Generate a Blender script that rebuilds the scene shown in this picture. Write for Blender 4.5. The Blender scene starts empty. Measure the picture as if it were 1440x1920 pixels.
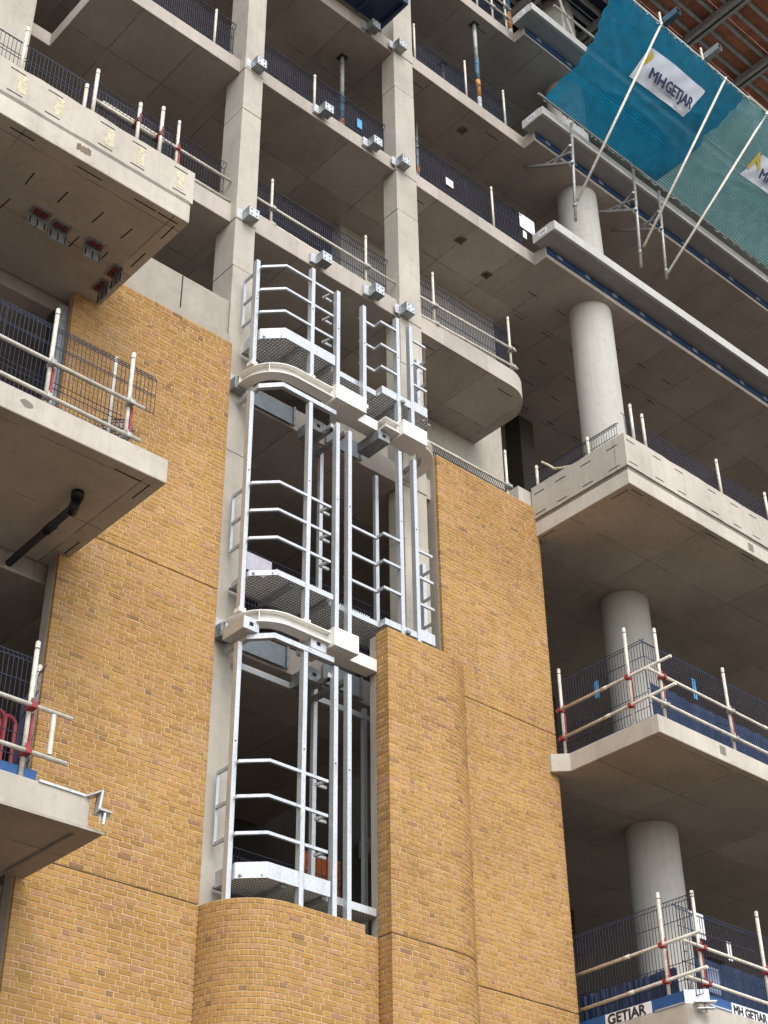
import bpy, math, random
from mathutils import Vector, Matrix
rnd = random.Random(7)
sc = bpy.context.scene
C = sc.collection
PI = math.pi

# ------------------------------------------------------------------ camera
YAW, PITCH, ROLL = map(math.radians, (42.26355, 34.89719, -0.779708))
def set_camera():
    cy, sy, cp, sp, cr, sr = math.cos(YAW), math.sin(YAW), math.cos(PITCH), math.sin(PITCH), math.cos(ROLL), math.sin(ROLL)
    f = Vector((sy*cp, cy*cp, sp)); rt = Vector((cy, -sy, 0)); up = rt.cross(f)
    r2 = cr*rt + sr*up; u2 = -sr*rt + cr*up
    cd = bpy.data.cameras.new('camera'); cam = bpy.data.objects.new('camera', cd); C.objects.link(cam)
    m = Matrix((r2, u2, -f)).transposed().to_4x4(); cam.matrix_world = m
    cd.sensor_fit = 'VERTICAL'; cd.sensor_height = 36; cd.sensor_width = 27
    cd.lens = 2879.24/1920*36; cd.clip_start = 0.1; cd.clip_end = 3000
    sc.camera = cam
    return f, r2, u2
FWD, RGT, UPV = set_camera()
# ------------------------------------------------------------------ light
SUN_EL = math.radians(46)
w = bpy.data.worlds.new('World'); sc.world = w; w.use_nodes = True
nt = w.node_tree; bg = nt.nodes['Background']
sky = nt.nodes.new('ShaderNodeTexSky'); sky.sky_type = 'NISHITA'; sky.sun_disc = False
sky.sun_elevation = SUN_EL; sky.sun_rotation = math.radians(197); sky.air_density = 1.0; sky.dust_density = 1.5; sky.ozone_density = 0.6
hsv = nt.nodes.new('ShaderNodeHueSaturation'); hsv.inputs['Saturation'].default_value = 0.35
nt.links.new(sky.outputs[0], hsv.inputs['Color']); nt.links.new(hsv.outputs[0], bg.inputs[0]); bg.inputs[1].default_value = 0.15
sd = bpy.data.lights.new('sun', 'SUN'); sd.energy = 0.6; sd.angle = math.radians(30); sd.color = (1, 0.95, 0.88)
sun = bpy.data.objects.new('sun', sd); C.objects.link(sun)
az = math.radians(197)                                   # compass: from +Y clockwise towards +X
sdir = Vector((math.sin(az)*math.cos(SUN_EL), math.cos(az)*math.cos(SUN_EL), math.sin(SUN_EL)))
sun.rotation_euler = (-sdir).to_track_quat('-Z', 'Y').to_euler()
sc.view_settings.view_transform = 'Standard'; sc.view_settings.look = 'None'
sc.view_settings.exposure = 1.15; sc.view_settings.gamma = 1; sc.view_settings.use_curve_mapping = False
sc.render.engine = 'CYCLES'; sc.cycles.max_bounces = 8; sc.cycles.diffuse_bounces = 3; sc.cycles.transparent_max_bounces = 12

# ------------------------------------------------------------------ materials
class NT:
    def __init__(s, name):
        s.m = bpy.data.materials.new(name); s.m.use_nodes = True; s.t = s.m.node_tree
        s.b = s.t.nodes['Principled BSDF']
    def n(s, typ, **kw):
        n = s.t.nodes.new('ShaderNode'+typ)
        for k, v in kw.items():
            if k in n.inputs.keys(): n.inputs[k].default_value = v
            else: setattr(n, k, v)
        return n
    def l(s, a, b): s.t.links.new(a, b)
    def noise(s, scale, detail=5, vec=None, rough=.55):
        n = s.n('TexNoise'); n.inputs['Scale'].default_value = scale; n.inputs['Detail'].default_value = detail; n.inputs['Roughness'].default_value = rough
        s.l(vec if vec else s.pos(), n.inputs['Vector']); return n.outputs['Fac']
    def pos(s):
        if not hasattr(s, 'g'): s.g = s.n('NewGeometry')
        return s.g.outputs['Position']
    def ramp(s, fac, stops, interp='LINEAR'):
        r = s.n('ValToRGB'); r.color_ramp.interpolation = interp
        e = r.color_ramp.elements
        while len(e) < len(stops): e.new(0.5)
        for i, (p, c) in enumerate(stops):
            e[i].position = p; e[i].color = (*c, 1) if isinstance(c, tuple) else (c, c, c, 1)
        s.l(fac, r.inputs[0]); return r.outputs[0]
    def mix(s, fac, a, b, mode='MIX'):
        m = s.n('Mix'); m.data_type = 'RGBA'; m.blend_type = mode
        for sock, v in ((m.inputs[0], fac), (m.inputs[6], a), (m.inputs[7], b)):
            if hasattr(v, 'is_linked'): s.l(v, sock)
            else: sock.default_value = v if isinstance(v, float) else (*v, 1)
        return m.outputs[2]
    def math(s, op, a, b=0.0, c=None):
        m = s.n('Math'); m.operation = op
        for i, v in enumerate((a, b) if c is None else (a, b, c)):
            if hasattr(v, 'is_linked'): s.l(v, m.inputs[i])
            else: m.inputs[i].default_value = v
        return m.outputs[0]
    def bump(s, h, strength=.3, dist=.01):
        b = s.n('Bump'); b.inputs['Strength'].default_value = strength; b.inputs['Distance'].default_value = dist
        s.l(h, b.inputs['Height']); s.l(b.outputs[0], s.b.inputs['Normal'])
    def fin(s, col, rough=.8, metal=0.0, spec=.5):
        if hasattr(col, 'is_linked'): s.l(col, s.b.inputs['Base Color'])
        else: s.b.inputs['Base Color'].default_value = (*col, 1)
        if hasattr(rough, 'is_linked'): s.l(rough, s.b.inputs['Roughness'])
        else: s.b.inputs['Roughness'].default_value = rough
        s.b.inputs['Metallic'].default_value = metal
        s.b.inputs['Specular IOR Level'].default_value = spec
        return s.m

def concrete(name, base, var=.16, lines=None, warm=None):
    """lines: (px, py, ox, oy) formwork board imprints on horizontal faces, fine recessed lines"""
    t = NT(name)
    n1 = t.noise(.9, 6); n2 = t.noise(7, 6, rough=.65); n3 = t.noise(45, 3)
    c = t.mix(t.ramp(n1, [(.3, 0.0), (.7, 1.0)]), tuple(b*(1-var) for b in base), tuple(min(1, b*(1+var*.6)) for b in base))
    stain = t.ramp(n2, [(.28, .86), (.48, 1.0), (.62, 1.0), (.8, 1.05)])
    c = t.mix(1.0, c, stain, 'MULTIPLY')
    # rain streaks on the vertical faces
    sep = t.n('SeparateXYZ'); t.l(t.pos(), sep.inputs[0])
    mp = t.n('Mapping'); mp.inputs['Scale'].default_value = (6, 6, .55); t.l(t.pos(), mp.inputs['Vector'])
    st = t.ramp(t.noise(1.6, 5, mp.outputs[0], .7), [(.33, .92), (.5, 1.0), (.75, 1.04)])
    c = t.mix(1.0, c, st, 'MULTIPLY')
    pits = t.n('TexVoronoi'); pits.inputs['Scale'].default_value = 5.5; t.l(t.pos(), pits.inputs['Vector'])
    c = t.mix(t.ramp(pits.outputs['Distance'], [(.03, .5), (.055, 0.0)]), c, tuple(b*.45 for b in base))
    h = t.math('ADD', t.math('MULTIPLY', n3, .5), n2)
    if lines:
        px, py, ox, oy = lines
        def ln(sock, p, o, w_):
            f = t.math('FRACT', t.math('DIVIDE', t.math('ADD', sock, o), p))
            d = t.math('MULTIPLY', t.math('ABSOLUTE', t.math('SUBTRACT', f, .5)), p)
            return t.math('LESS_THAN', d, w_)
        g = t.math('MAXIMUM', ln(sep.outputs[0], px, ox, .011), ln(sep.outputs[1], py, oy, .011))
        nz = t.n('SeparateXYZ'); t.l(t.g.outputs['Normal'], nz.inputs[0])
        g = t.math('MULTIPLY', g, t.math('LESS_THAN', nz.outputs[2], -.9))
        g = t.math('MULTIPLY', g, t.ramp(t.noise(2.3, 3), [(.38, 0.0), (.55, .85)]))
        c = t.mix(g, c, tuple(b*.42 for b in base))
        # each board takes its own tone
        wn = t.n('TexWhiteNoise'); wn.noise_dimensions = '3D'
        cb = t.n('CombineXYZ')
        t.l(t.math('FLOOR', t.math('DIVIDE', t.math('ADD', sep.outputs[0], ox+px/2), px)), cb.inputs[0])
        t.l(t.math('FLOOR', t.math('DIVIDE', t.math('ADD', sep.outputs[1], oy+py/2), py)), cb.inputs[1])
        t.l(t.math('FLOOR', t.math('MULTIPLY', sep.outputs[2], .3)), cb.inputs[2])
        t.l(cb.outputs[0], wn.inputs['Vector'])
        c = t.mix(1.0, c, t.ramp(wn.outputs['Value'], [(0, .86), (1, 1.08)]), 'MULTIPLY')
    t.bump(h, .25, .006)
    return t.fin(c, .88, spec=.25)

M = {}
M['concrete'] = concrete('concrete', (.47, .435, .37))
M['slab'] = concrete('slab_concrete', (.46, .41, .36), lines=(1.24, 2.46, .35, .9))
M['slab_shaded'] = concrete('shaded_slab_concrete', (.08, .068, .056), lines=(1.24, 2.46, .35, .9))  # slab concrete with the interior shade put into its colour
M['balcony'] = concrete('balcony_concrete', (.53, .485, .415), lines=(2.46, 1.24, .2, .35))
M['panel_concrete'] = concrete('panel_concrete', (.38, .345, .29))
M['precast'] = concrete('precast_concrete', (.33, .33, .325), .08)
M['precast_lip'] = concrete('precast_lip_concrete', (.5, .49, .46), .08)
M['round'] = concrete('column_concrete', (.49, .475, .43), .04)
M['bounce_cut'] = concrete('bounce_cut_dark', (.15, .13, .11), .2)  # dark tone for unseen sheets added to cut light bounced onto soffits
M['grout'] = concrete('grout', (.22, .205, .175), .2)

def brick_mat():
    t = NT('brick'); oi = t.n('ObjectInfo'); at = t.n('Attribute'); at.attribute_name = 'tone'
    r = t.math('FRACT', t.math('ADD', oi.outputs['Random'], at.outputs['Fac']))
    c = t.ramp(r, [(0, (.400, .228, .078)), (.12, (.455, .262, .088)), (.24, (.375, .215, .070)), (.34, (.47, .262, .105)), (.44, (.330, .190, .070)),
                   (.54, (.435, .255, .075)), (.64, (.415, .222, .085)), (.74, (.45, .255, .125)), (.84, (.365, .218, .072)), (.92, (.46, .285, .100)), (.97, (.40, .215, .12)), (1, (.25, .150, .070))])
    big = t.ramp(t.noise(.55, 4), [(.3, .84), (.7, 1.12)])
    c = t.mix(1.0, c, big, 'MULTIPLY')
    fine = t.ramp(t.noise(22, 6, rough=.75), [(.32, .80), (.5, 1.0), (.68, 1.16)])
    c = t.mix(1.0, c, fine, 'MULTIPLY')
    sp = t.noise(75, 2)
    c = t.mix(t.ramp(sp, [(.24, .7), (.28, 0.0)]), c, (.08, .05, .03))
    bl = t.ramp(t.noise(1.3, 8, rough=.78), [(.55, 0.0), (.70, .34)])
    c = t.mix(bl, c, (.52, .40, .27))
    t.bump(t.noise(45, 6, rough=.7), .5, .006)
    return t.fin(c, .92, spec=.2)
M['brick'] = brick_mat()
t = NT('mortar'); c = t.mix(t.ramp(t.noise(20, 4), [(.3, 0.0), (.7, 1.0)]), (.47, .33, .175), (.62, .46, .28)); t.bump(t.noise(60, 4), .4, .004); M['mortar'] = t.fin(c, .95, spec=.1)

def plain(name, col, rough=.6, metal=0.0, var=.12, sc_=9, spec=.5):
    t = NT(name); n = t.noise(sc_, 5)
    c = t.mix(t.ramp(n, [(.3, 0.0), (.7, 1.0)]), tuple(b*(1-var) for b in col), tuple(min(1, b*(1+var)) for b in col))
    t.bump(n, .1, .003)
    return t.fin(c, rough, metal, spec)
def galv():
    t = NT('galvanised_steel')
    v = t.n('TexVoronoi'); v.inputs['Scale'].default_value = 40; t.l(t.pos(), v.inputs['Vector'])
    mp_ = t.n('Mapping'); mp_.inputs['Scale'].default_value = (1, 1, .22); t.l(t.pos(), mp_.inputs['Vector'])
    n = t.noise(7, 6, mp_.outputs[0], .72)
    c = t.mix(t.ramp(v.outputs['Color'], [(.2, 0.0), (.8, 1.0)]), (.53, .55, .565), (.62, .64, .65))
    c = t.mix(t.ramp(n, [(.34, .6), (.48, 0.0)]), c, (.38, .40, .41))
    return t.fin(c, t.ramp(n, [(.3, .55), (.7, .38)]), .55)
M['galv'] = galv()
M['lip_glint'] = plain('lip_glint_paint', (.85, .86, .87), .5, 0, .06)  # near-white tone paints the glint on the punched grating lips
M['galv_dark'] = plain('dark_galvanised_steel', (.30, .315, .32), .5, .5, .25, 14)  # darker steel tone; on gratings and stub sides it is painted shade
M['beam_paint'] = plain('off_white_primer', (.80, .785, .73), .5, 0, .05, 3)
M['tube'] = plain('pale_scaffold_tube', (.62, .58, .49), .55, .1, .2, 12)
M['tube_steel'] = plain('steel_scaffold_tube', (.36, .35, .33), .5, .5, .3, 12)
M['wire'] = plain('navy_wire', (.012, .018, .050), .6, .0, .2)
M['navy'] = plain('navy_sheet', (.014, .035, .095), .6, 0, .25)
M['blue'] = plain('blue_board', (.014, .085, .26), .55, 0, .18, 6)
M['red'] = plain('red_coupler', (.30, .025, .032), .5, 0, .2)
M['dullred'] = plain('dull_red_cap', (.17, .03, .035), .6)
M['black'] = plain('black_plastic', (.012, .012, .013), .45, 0, .2)
M['recess'] = plain('channel_recess', (.012, .011, .010), .9, 0, .1)
M['rust'] = plain('rusty_paint', (.42, .17, .05), .75, 0, .45, 7)
M['propblue'] = plain('worn_blue_paint', (.05, .12, .17), .6, .1, .5, 6)
M['propgrey'] = plain('worn_grey_paint', (.38, .40, .38), .6, .1, .3, 6)
M['white'] = plain('white_sheet', (.78, .79, .80), .7, 0, .04, 4)
M['yellow'] = plain('yellow_print', (.55, .42, .05), .7, 0, .2)
M['print'] = plain('dark_blue_print', (.02, .03, .09), .7, 0, .1)
M['blackprint'] = plain('black_print', (.02, .022, .025), .7, 0, .1)
M['skyblue'] = plain('light_blue_sheet', (.08, .33, .62), .6, 0, .2)
M['stain'] = plain('yellow_crayon', (.60, .545, .39), .9, 0, .25, 20)
M['ply'] = plain('red_film_plywood', (.50, .18, .10), .6, 0, .35, 2.5)
M['deckdark'] = plain('dark_deck', (.02, .026, .05), .6, 0, .3, 2)
M['alu'] = plain('aluminium_beam', (.42, .41, .39), .55, .3, .25, 6)
M['orange'] = plain('orange_barrier', (.52, .15, .05), .6, 0, .2)
M['darksteel'] = plain('dark_steel', (.05, .055, .06), .5, .4, .2)
M['ground'] = plain('site_ground', (.112, .080, .060), .95, 0, .2, .4)
def netmat(name, col, op, dens):
    t = NT(name)
    n = t.noise(3.5, 5)
    c = t.mix(t.ramp(n, [(.3, 0.0), (.7, 1.0)]), tuple(x*.75 for x in col), tuple(min(1, x*1.2) for x in col))
    d = t.n('BsdfDiffuse'); tr = t.n('BsdfTranslucent'); tp = t.n('BsdfTransparent')
    t.l(c, d.inputs[0]); t.l(c, tr.inputs[0])
    m1 = t.n('MixShader'); m1.inputs[0].default_value = .75; t.l(d.outputs[0], m1.inputs[1]); t.l(tr.outputs[0], m1.inputs[2])
    m2 = t.n('MixShader'); m2.inputs[0].default_value = op; t.l(tp.outputs[0], m2.inputs[1]); t.l(m1.outputs[0], m2.inputs[2])
    t.l(m2.outputs[0], t.t.nodes['Material Output'].inputs[0])
    return t.m
M['net_blue'] = netmat('blue_debris_sheet', (.004, .48, .80), .92, 1)
M['net_teal'] = netmat('teal_debris_sheet', (.55, 1.0, 1.0), .90, 1)
M['strand_blue'] = plain('dark_blue_strand', (.004, .075, .13), .7)
M['strand_teal'] = plain('dark_teal_strand', (.03, .17, .21), .7)
M['cord'] = plain('net_cord', (.45, .62, .62), .7, 0, .5, 8)

# ------------------------------------------------------------------ mesh helpers
class MB:
    def __init__(s): s.v = []; s.f = []
    def quadbox(s, P):                                   # P: 8 corners, bottom 4 then top 4
        i = len(s.v); s.v += [tuple(p) for p in P]
        s.f += [(i, i+3, i+2, i+1), (i+4, i+5, i+6, i+7), (i, i+1, i+5, i+4), (i+1, i+2, i+6, i+5), (i+2, i+3, i+7, i+6), (i+3, i, i+4, i+7)]
        return s
    def box(s, x0, x1, y0, y1, z0, z1):
        return s.quadbox([(x0, y0, z0), (x1, y0, z0), (x1, y1, z0), (x0, y1, z0), (x0, y0, z1), (x1, y0, z1), (x1, y1, z1), (x0, y1, z1)])
    def bar(s, p, q, w_, h, up=(0, 0, 1)):                # rectangular bar from p to q, w_ sideways, h along up
        p, q = Vector(p), Vector(q); d = (q-p).normalized(); u = Vector(up)
        if abs(d.dot(u)) > .98: u = Vector((0, 1, 0))
        sd_ = d.cross(u).normalized()*w_/2; u = sd_.cross(d).normalized()*h/2
        return s.quadbox([p-sd_-u, p+sd_-u, q+sd_-u, q-sd_-u, p-sd_+u, p+sd_+u, q+sd_+u, q-sd_+u])
    def tube(s, p, q, r, n=10, caps=True, r2=None):
        p, q = Vector(p), Vector(q); d = (q-p).normalized(); r2 = r if r2 is None else r2
        a = d.orthogonal().normalized(); b = d.cross(a); i = len(s.v)
        for c_, rr in ((p, r), (q, r2)):
            for k in range(n): s.v.append(tuple(c_+(a*math.cos(2*PI*k/n)+b*math.sin(2*PI*k/n))*rr))
        for k in range(n): s.f.append((i+k, i+(k+1) % n, i+n+(k+1) % n, i+n+k))
        if caps: s.f += [tuple(range(i+n-1, i-1, -1)), tuple(range(i+n, i+2*n))]
        return s
    def prism(s, poly, z0, z1):                           # poly counter-clockwise seen from above
        n = len(poly); i = len(s.v)
        s.v += [(x, y, z0) for x, y in poly]+[(x, y, z1) for x, y in poly]
        s.f += [tuple(range(i+n-1, i-1, -1)), tuple(range(i+n, i+2*n))]+[(i+k, i+(k+1) % n, i+n+(k+1) % n, i+n+k) for k in range(n)]
        return s
    def sweep(s, path, o0, o1, z0, z1):                   # rectangular section along a plan path; offsets o0..o1 to the left of travel
        n = len(path); L = []
        for k in range(n):
            a = Vector(path[max(k-1, 0)]); b = Vector(path[k]); c_ = Vector(path[min(k+1, n-1)])
            d1 = (b-a) if k else (c_-b); d2 = (c_-b) if k < n-1 else (b-a)
            d1.normalize(); d2.normalize(); n1 = Vector((-d1.y, d1.x)); n2 = Vector((-d2.y, d2.x)); m = (n1+n2).normalized()
            m = m/max(.35, m.dot(n1)); L.append((b, m))
        i = len(s.v)
        for b, m in L:
            for o, z in ((o0, z0), (o1, z0), (o1, z1), (o0, z1)):
                p = b+m*o; s.v.append((p.x, p.y, z))
        for k in range(n-1):
            j = i+4*k
            for e in range(4): s.f.append((j+e, j+(e+1) % 4, j+4+(e+1) % 4, j+4+e))
        s.f += [(i+3, i+2, i+1, i), (i+4*n-4, i+4*n-3, i+4*n-2, i+4*n-1)]
        return s
    def mesh(s, name, mat, fix=True):
        me = bpy.data.meshes.new(name); me.from_pydata(s.v, [], s.f); me.materials.append(M[mat] if isinstance(mat, str) else mat)
        if fix:
            import bmesh
            bm = bmesh.new(); bm.from_mesh(me); bmesh.ops.recalc_face_normals(bm, faces=bm.faces); bm.to_mesh(me); bm.free()
        return me
    def obj(s, name, mat, parent=None, smooth=False, **kw):
        me = s.mesh(name, mat)
        if smooth:
            for p in me.polygons: p.use_smooth = len(p.vertices) == 4
        return link(name, me, parent, **kw)
def link(name, me, parent=None, label=None, category=None, group=None, kind=None):
    o = bpy.data.objects.new(name, me); C.objects.link(o)
    if parent: o.parent = parent; o.matrix_parent_inverse = Matrix.Translation(-parent.location)
    if label: o['label'] = label
    if category: o['category'] = category
    if group: o['group'] = group
    if kind: o['kind'] = kind
    return o
def thing(name, label, cat, loc=(0, 0, 0), group=None):
    o = bpy.data.objects.new(name, None); C.objects.link(o); o.location = loc; o.empty_display_size = .2
    o['label'] = label; o['category'] = cat
    if group: o['group'] = group
    return o
def solid_cells(xs, ys, zs, solid):
    """a body made of grid cells with its hidden inner faces left out"""
    mb = MB(); vid = {}
    def v(i, j, k):
        if (i, j, k) not in vid: vid[(i, j, k)] = len(mb.v); mb.v.append((xs[i], ys[j], zs[k]))
        return vid[(i, j, k)]
    nx, ny, nz = len(xs)-1, len(ys)-1, len(zs)-1
    S = lambda i, j, k: 0 <= i < nx and 0 <= j < ny and 0 <= k < nz and solid(i, j, k)
    for i in range(nx):
        for j in range(ny):
            for k in range(nz):
                if not S(i, j, k): continue
                if not S(i-1, j, k): mb.f.append((v(i, j, k), v(i, j, k+1), v(i, j+1, k+1), v(i, j+1, k)))
                if not S(i+1, j, k): mb.f.append((v(i+1, j, k), v(i+1, j+1, k), v(i+1, j+1, k+1), v(i+1, j, k+1)))
                if not S(i, j-1, k): mb.f.append((v(i, j, k), v(i+1, j, k), v(i+1, j, k+1), v(i, j, k+1)))
                if not S(i, j+1, k): mb.f.append((v(i, j+1, k), v(i, j+1, k+1), v(i+1, j+1, k+1), v(i+1, j+1, k)))
                if not S(i, j, k-1): mb.f.append((v(i, j, k), v(i, j+1, k), v(i+1, j+1, k), v(i+1, j, k)))
                if not S(i, j, k+1): mb.f.append((v(i, j, k+1), v(i+1, j, k+1), v(i+1, j+1, k+1), v(i, j+1, k+1)))
    return mb
def rough_edge(o, width=.012):
    m = o.modifiers.new('worn_edge', 'BEVEL'); m.width = width; m.segments = 2; m.limit_method = 'ANGLE'; m.angle_limit = math.radians(40)

# ------------------------------------------------------------------ ground
MB().box(-400, 400, -400, 400, -1.9, -1.6).obj('ground', 'ground', kind='structure')

# ------------------------------------------------------------------ the concrete frame
bld = thing('concrete_building', 'unfinished concrete frame building with open floors, square and round columns and projecting balconies', 'building', (8, 16, -1.6))
def part(mb, name, mat, bevel=.012, **kw):
    o = mb.obj(name, mat, bld, **kw)
    if bevel: rough_edge(o, bevel)
    return o
ZF = [(6.75, 7.02), (11.36, 11.80), (16.05, 16.5), (20.05, 20.5), (24.14, 24.5), (27.95, 28.34), (31.86, 32.2)]
YB = 31.0
holes = {4: [(17.63, 16.46), (18.8, 17.05), (17.9, 14.9)], 3: []}
# slabs: x0, x1, front y, level index (right hand parts step forward at x = 19.39)
def slab(x0, x1, y0, y1, z0, z1, mat='slab', hs=()):
    xs = {x0, x1}; ys = {y0, y1}
    for hx, hy in hs: xs |= {hx-.11, hx+.11}; ys |= {hy-.11, hy+.11}
    xs, ys = sorted(xs), sorted(ys); zs = [z0, z0+.16, z1]
    def sol(i, j, k):
        cx, cy = (xs[i]+xs[i+1])/2, (ys[j]+ys[j+1])/2
        return not (k == 0 and any(abs(cx-hx) < .1 and abs(cy-hy) < .1 for hx, hy in hs))
    MB().box(x0, x1, y0+.35, y1, z1+.004, z1+.008).obj('bounce_cut_sheet', 'bounce_cut', bld)  # unseen dark sheet added on the slab to dim the soffit above
    return part(solid_cells(xs, ys, zs, sol), 'floor_slab', mat)
for k in (4, 5, 6):
    z0, z1 = ZF[k]
    slab(8.08, 11.2, 16.3, YB, z0, z1)
    slab(11.2, 15.15, 16.2, YB, z0, z1)
    slab(15.15, 19.39, 16.2, YB, z0, z1, hs=((17.60, 16.75), (18.8, 17.15)) if k == 4 else ((17.9, 16.8),) if k == 5 else ())
    slab(19.39, 34, 15.86, YB, z0, z1)
    slab(-2, 8.08, 18.2, YB, z0, z1)
# level C: ends in a rounded corner right of the second column
slab(-2, 11.2, 16.3, YB, *ZF[3]); slab(11.2, 15.15, 16.2, YB, *ZF[3])
pl = [(15.15, 16.2), (18.30, 16.2)]+[(18.30+.8*math.sin(a), 17.0-.8*math.cos(a)) for a in [k*PI/2/14 for k in range(1, 15)]]+[(19.1, 18.1), (15.15, 18.1)]
part(MB().prism(pl, ZF[3][0], ZF[3][1]), 'floor_slab', 'slab', 0)
slab(-2, 11.2, 16.32, YB, *ZF[2]); slab(11.2, 15.9, 16.2, YB, *ZF[2]); slab(15.9, 19.0, 16.4, YB, *ZF[2])
slab(-2, 8.4, 16.42, YB, *ZF[1]); slab(11.2, 15.9, 16.2, YB, *ZF[1], mat='slab')
slab(8.4, 11.2, 16.42, YB, *ZF[1]); slab(-2, 18.3, 16.42, YB, *ZF[0], mat='slab')
# columns in view: two square ones, upper lifts set slightly
for x0, x1 in ((11.2, 11.64), (15.16, 15.73)):
    yb = 16.74 if x0 < 12 else 16.56
    zs_ = [-1.6]+[z for a, b in ZF for z in (a, b)]
    mb = MB()
    for z0, z1 in [(-1.6, 16.05), (16.5, 20.05), (20.5, 24.14), (24.5, 27.95), (28.34, 31.86), (32.2, 36)]:
        zc = z1-1.15
        part(MB().box(x0+rnd.uniform(-.006, .006), x1, 16.15+rnd.uniform(-.008, .008), yb, z0, zc-.004), 'column', 'concrete', .01)
        part(MB().box(x0+rnd.uniform(-.006, .006), x1-.003, 16.15+rnd.uniform(-.008, .008), yb, zc+.004, z1), 'column', 'concrete', .01)
    for z0, z1 in ZF[2:]:
        part(MB().box(x0-.02, x1+.0, 16.135, 16.6, z0-.0, z1+.0), 'column_joint', 'concrete', .012)
part(MB().box(6.55, 7.42, 17.6, 18.2, 17, 36), 'column', 'concrete')
part(MB().box(4.9, 5.5, 17.6, 18.2, 17, 36), 'column', 'concrete')
for z0, z1 in ((-1.6, 6.75), (7.03, 11.35), (11.7, 16.29), (16.63, 24.14), (24.5, 27.95), (28.34, 31.86), (32.2, 36)):
    mb = MB().tube((21.55, 16.5, z0), (21.55, 16.5, z1), .49, 48, False)
    mb.obj('round_column', 'round', bld, smooth=True)
    for a in (3.55, 5.2): MB().box(21.55+.489*math.cos(a)-.004, 21.55+.489*math.cos(a)+.004, 16.5+.489*math.sin(a)-.004, 16.5+.489*math.sin(a)+.004, z0, z1).obj('form_seam', 'round', bld)
    for px in ():
        MB().tube((px, 16.5, z0), (px, 16.5, z1), .49, 32, False).obj('round_column', 'round', bld, smooth=True)
for x in (4.0, 13.4, 23, 28):
    part(MB().box(x, x+.5, 20.2, 20.7, -1.6, 36), 'column', 'slab_shaded', 0)
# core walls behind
part(MB().box(-2, 34, YB, YB+.3, -1.6, 37), 'core_wall', 'slab_shaded', 0)
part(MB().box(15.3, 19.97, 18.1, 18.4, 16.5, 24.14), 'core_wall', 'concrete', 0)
part(MB().box(9.2, 11.19, 19.6, 19.9, 16.5, 20.05), 'core_wall', 'slab_shaded', 0)
# wall strip above the left brickwork
part(MB().box(8.9, 11.19, 16.17, 16.38, 17.03, 18.04), 'upstand_wall', 'panel_concrete', label='weathered concrete upstand above the left brick wall')
part(MB().box(9.0, 11.19, 16.10, 16.168, 17.03, 17.24), 'upstand_wall', 'panel_concrete')
part(MB().box(8.5, 19.0, 21.0, 21.2, -1.6, 16.04), 'core_wall', 'slab_shaded', 0)
part(MB().box(10.2, 10.22, 16.164, 16.172, 17.25, 18.03), 'panel_joint', 'recess', 0)
# left and right balconies
def arc(cx, cy, r, a0, a1, n=12): return [(cx+r*math.cos(a0+(a1-a0)*k/n), cy+r*math.sin(a0+(a1-a0)*k/n)) for k in range(n+1)]
def wavy(x0, x1, y0, y1, z0, z1, amp, seed, along='x'):
    """front board of a balcony with an uneven cast top edge"""
    r = random.Random(seed); mb = MB(); n = int(abs((x1-x0) if along == 'x' else (y1-y0))/.22); zt = [z1+r.uniform(-amp, amp) for _ in range(n+1)]
    zb = [z0+r.uniform(-amp, amp)*.5 for _ in range(n+1)]
    i = 0
    for k in range(n+1):
        if along == 'x': X = x0+(x1-x0)*k/n; P = [(X, y0, zb[k]), (X, y1, z0), (X, y1, zt[k]), (X, y0, zt[k])]
        else: Y = y0+(y1-y0)*k/n; P = [(x0, Y, zb[k]), (x1, Y, z0), (x1, Y, zt[k]), (x0, Y, zt[k])]
        mb.v += P
    for k in range(n):
        j = 4*k
        for e in range(4): mb.f.append((j+e, j+(e+1) % 4, j+4+(e+1) % 4, j+4+e))
    mb.f += [(3, 2, 1, 0), (4*n, 4*n+1, 4*n+2, 4*n+3)]
    return mb
def balcony(mbs, label):
    o = mbs[0][0].obj('balcony', mbs[0][1], bld, label=label); rough_edge(o, .014)
    for mb, mat, nm in mbs[1:]:
        p = mb.obj(nm, mat, o)
    return o
bL1 = balcony([(MB().box(-2, 8.66, 13.67, 16.3, 16.3, 16.66), 'balcony'),
               (wavy(-2, 8.70, 13.685, 13.93, 16.73, 17.38, .012, 1), 'balcony', 'upstand'),
               (MB().box(8.42, 8.698, 13.94, 15.98, 16.67, 17.37), 'balcony', 'upstand'),
               (wavy(-2, 8.64, 13.675, 13.92, 16.64, 16.735, .012, 3), 'grout', 'joint')], 'upper left balcony with tall two-part edge and slots in its underside')
bL2 = balcony([(MB().box(-2, 8.69, 13.716, 16.41, 11.65, 12.02), 'balcony')], 'middle left balcony with bare concrete edge')
bL3 = balcony([(MB().box(-2, 8.41, 14.30, 16.41, 7.03, 7.40), 'balcony'),
               (MB().prism([(-2, 14.262), (8.60, 14.262), (8.60, 16.0), (8.34, 16.0), (8.34, 14.45), (-2, 14.45)], 6.99, 7.022), 'slab', 'drip_board')], 'lowest left balcony with thin board under its rim')
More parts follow.
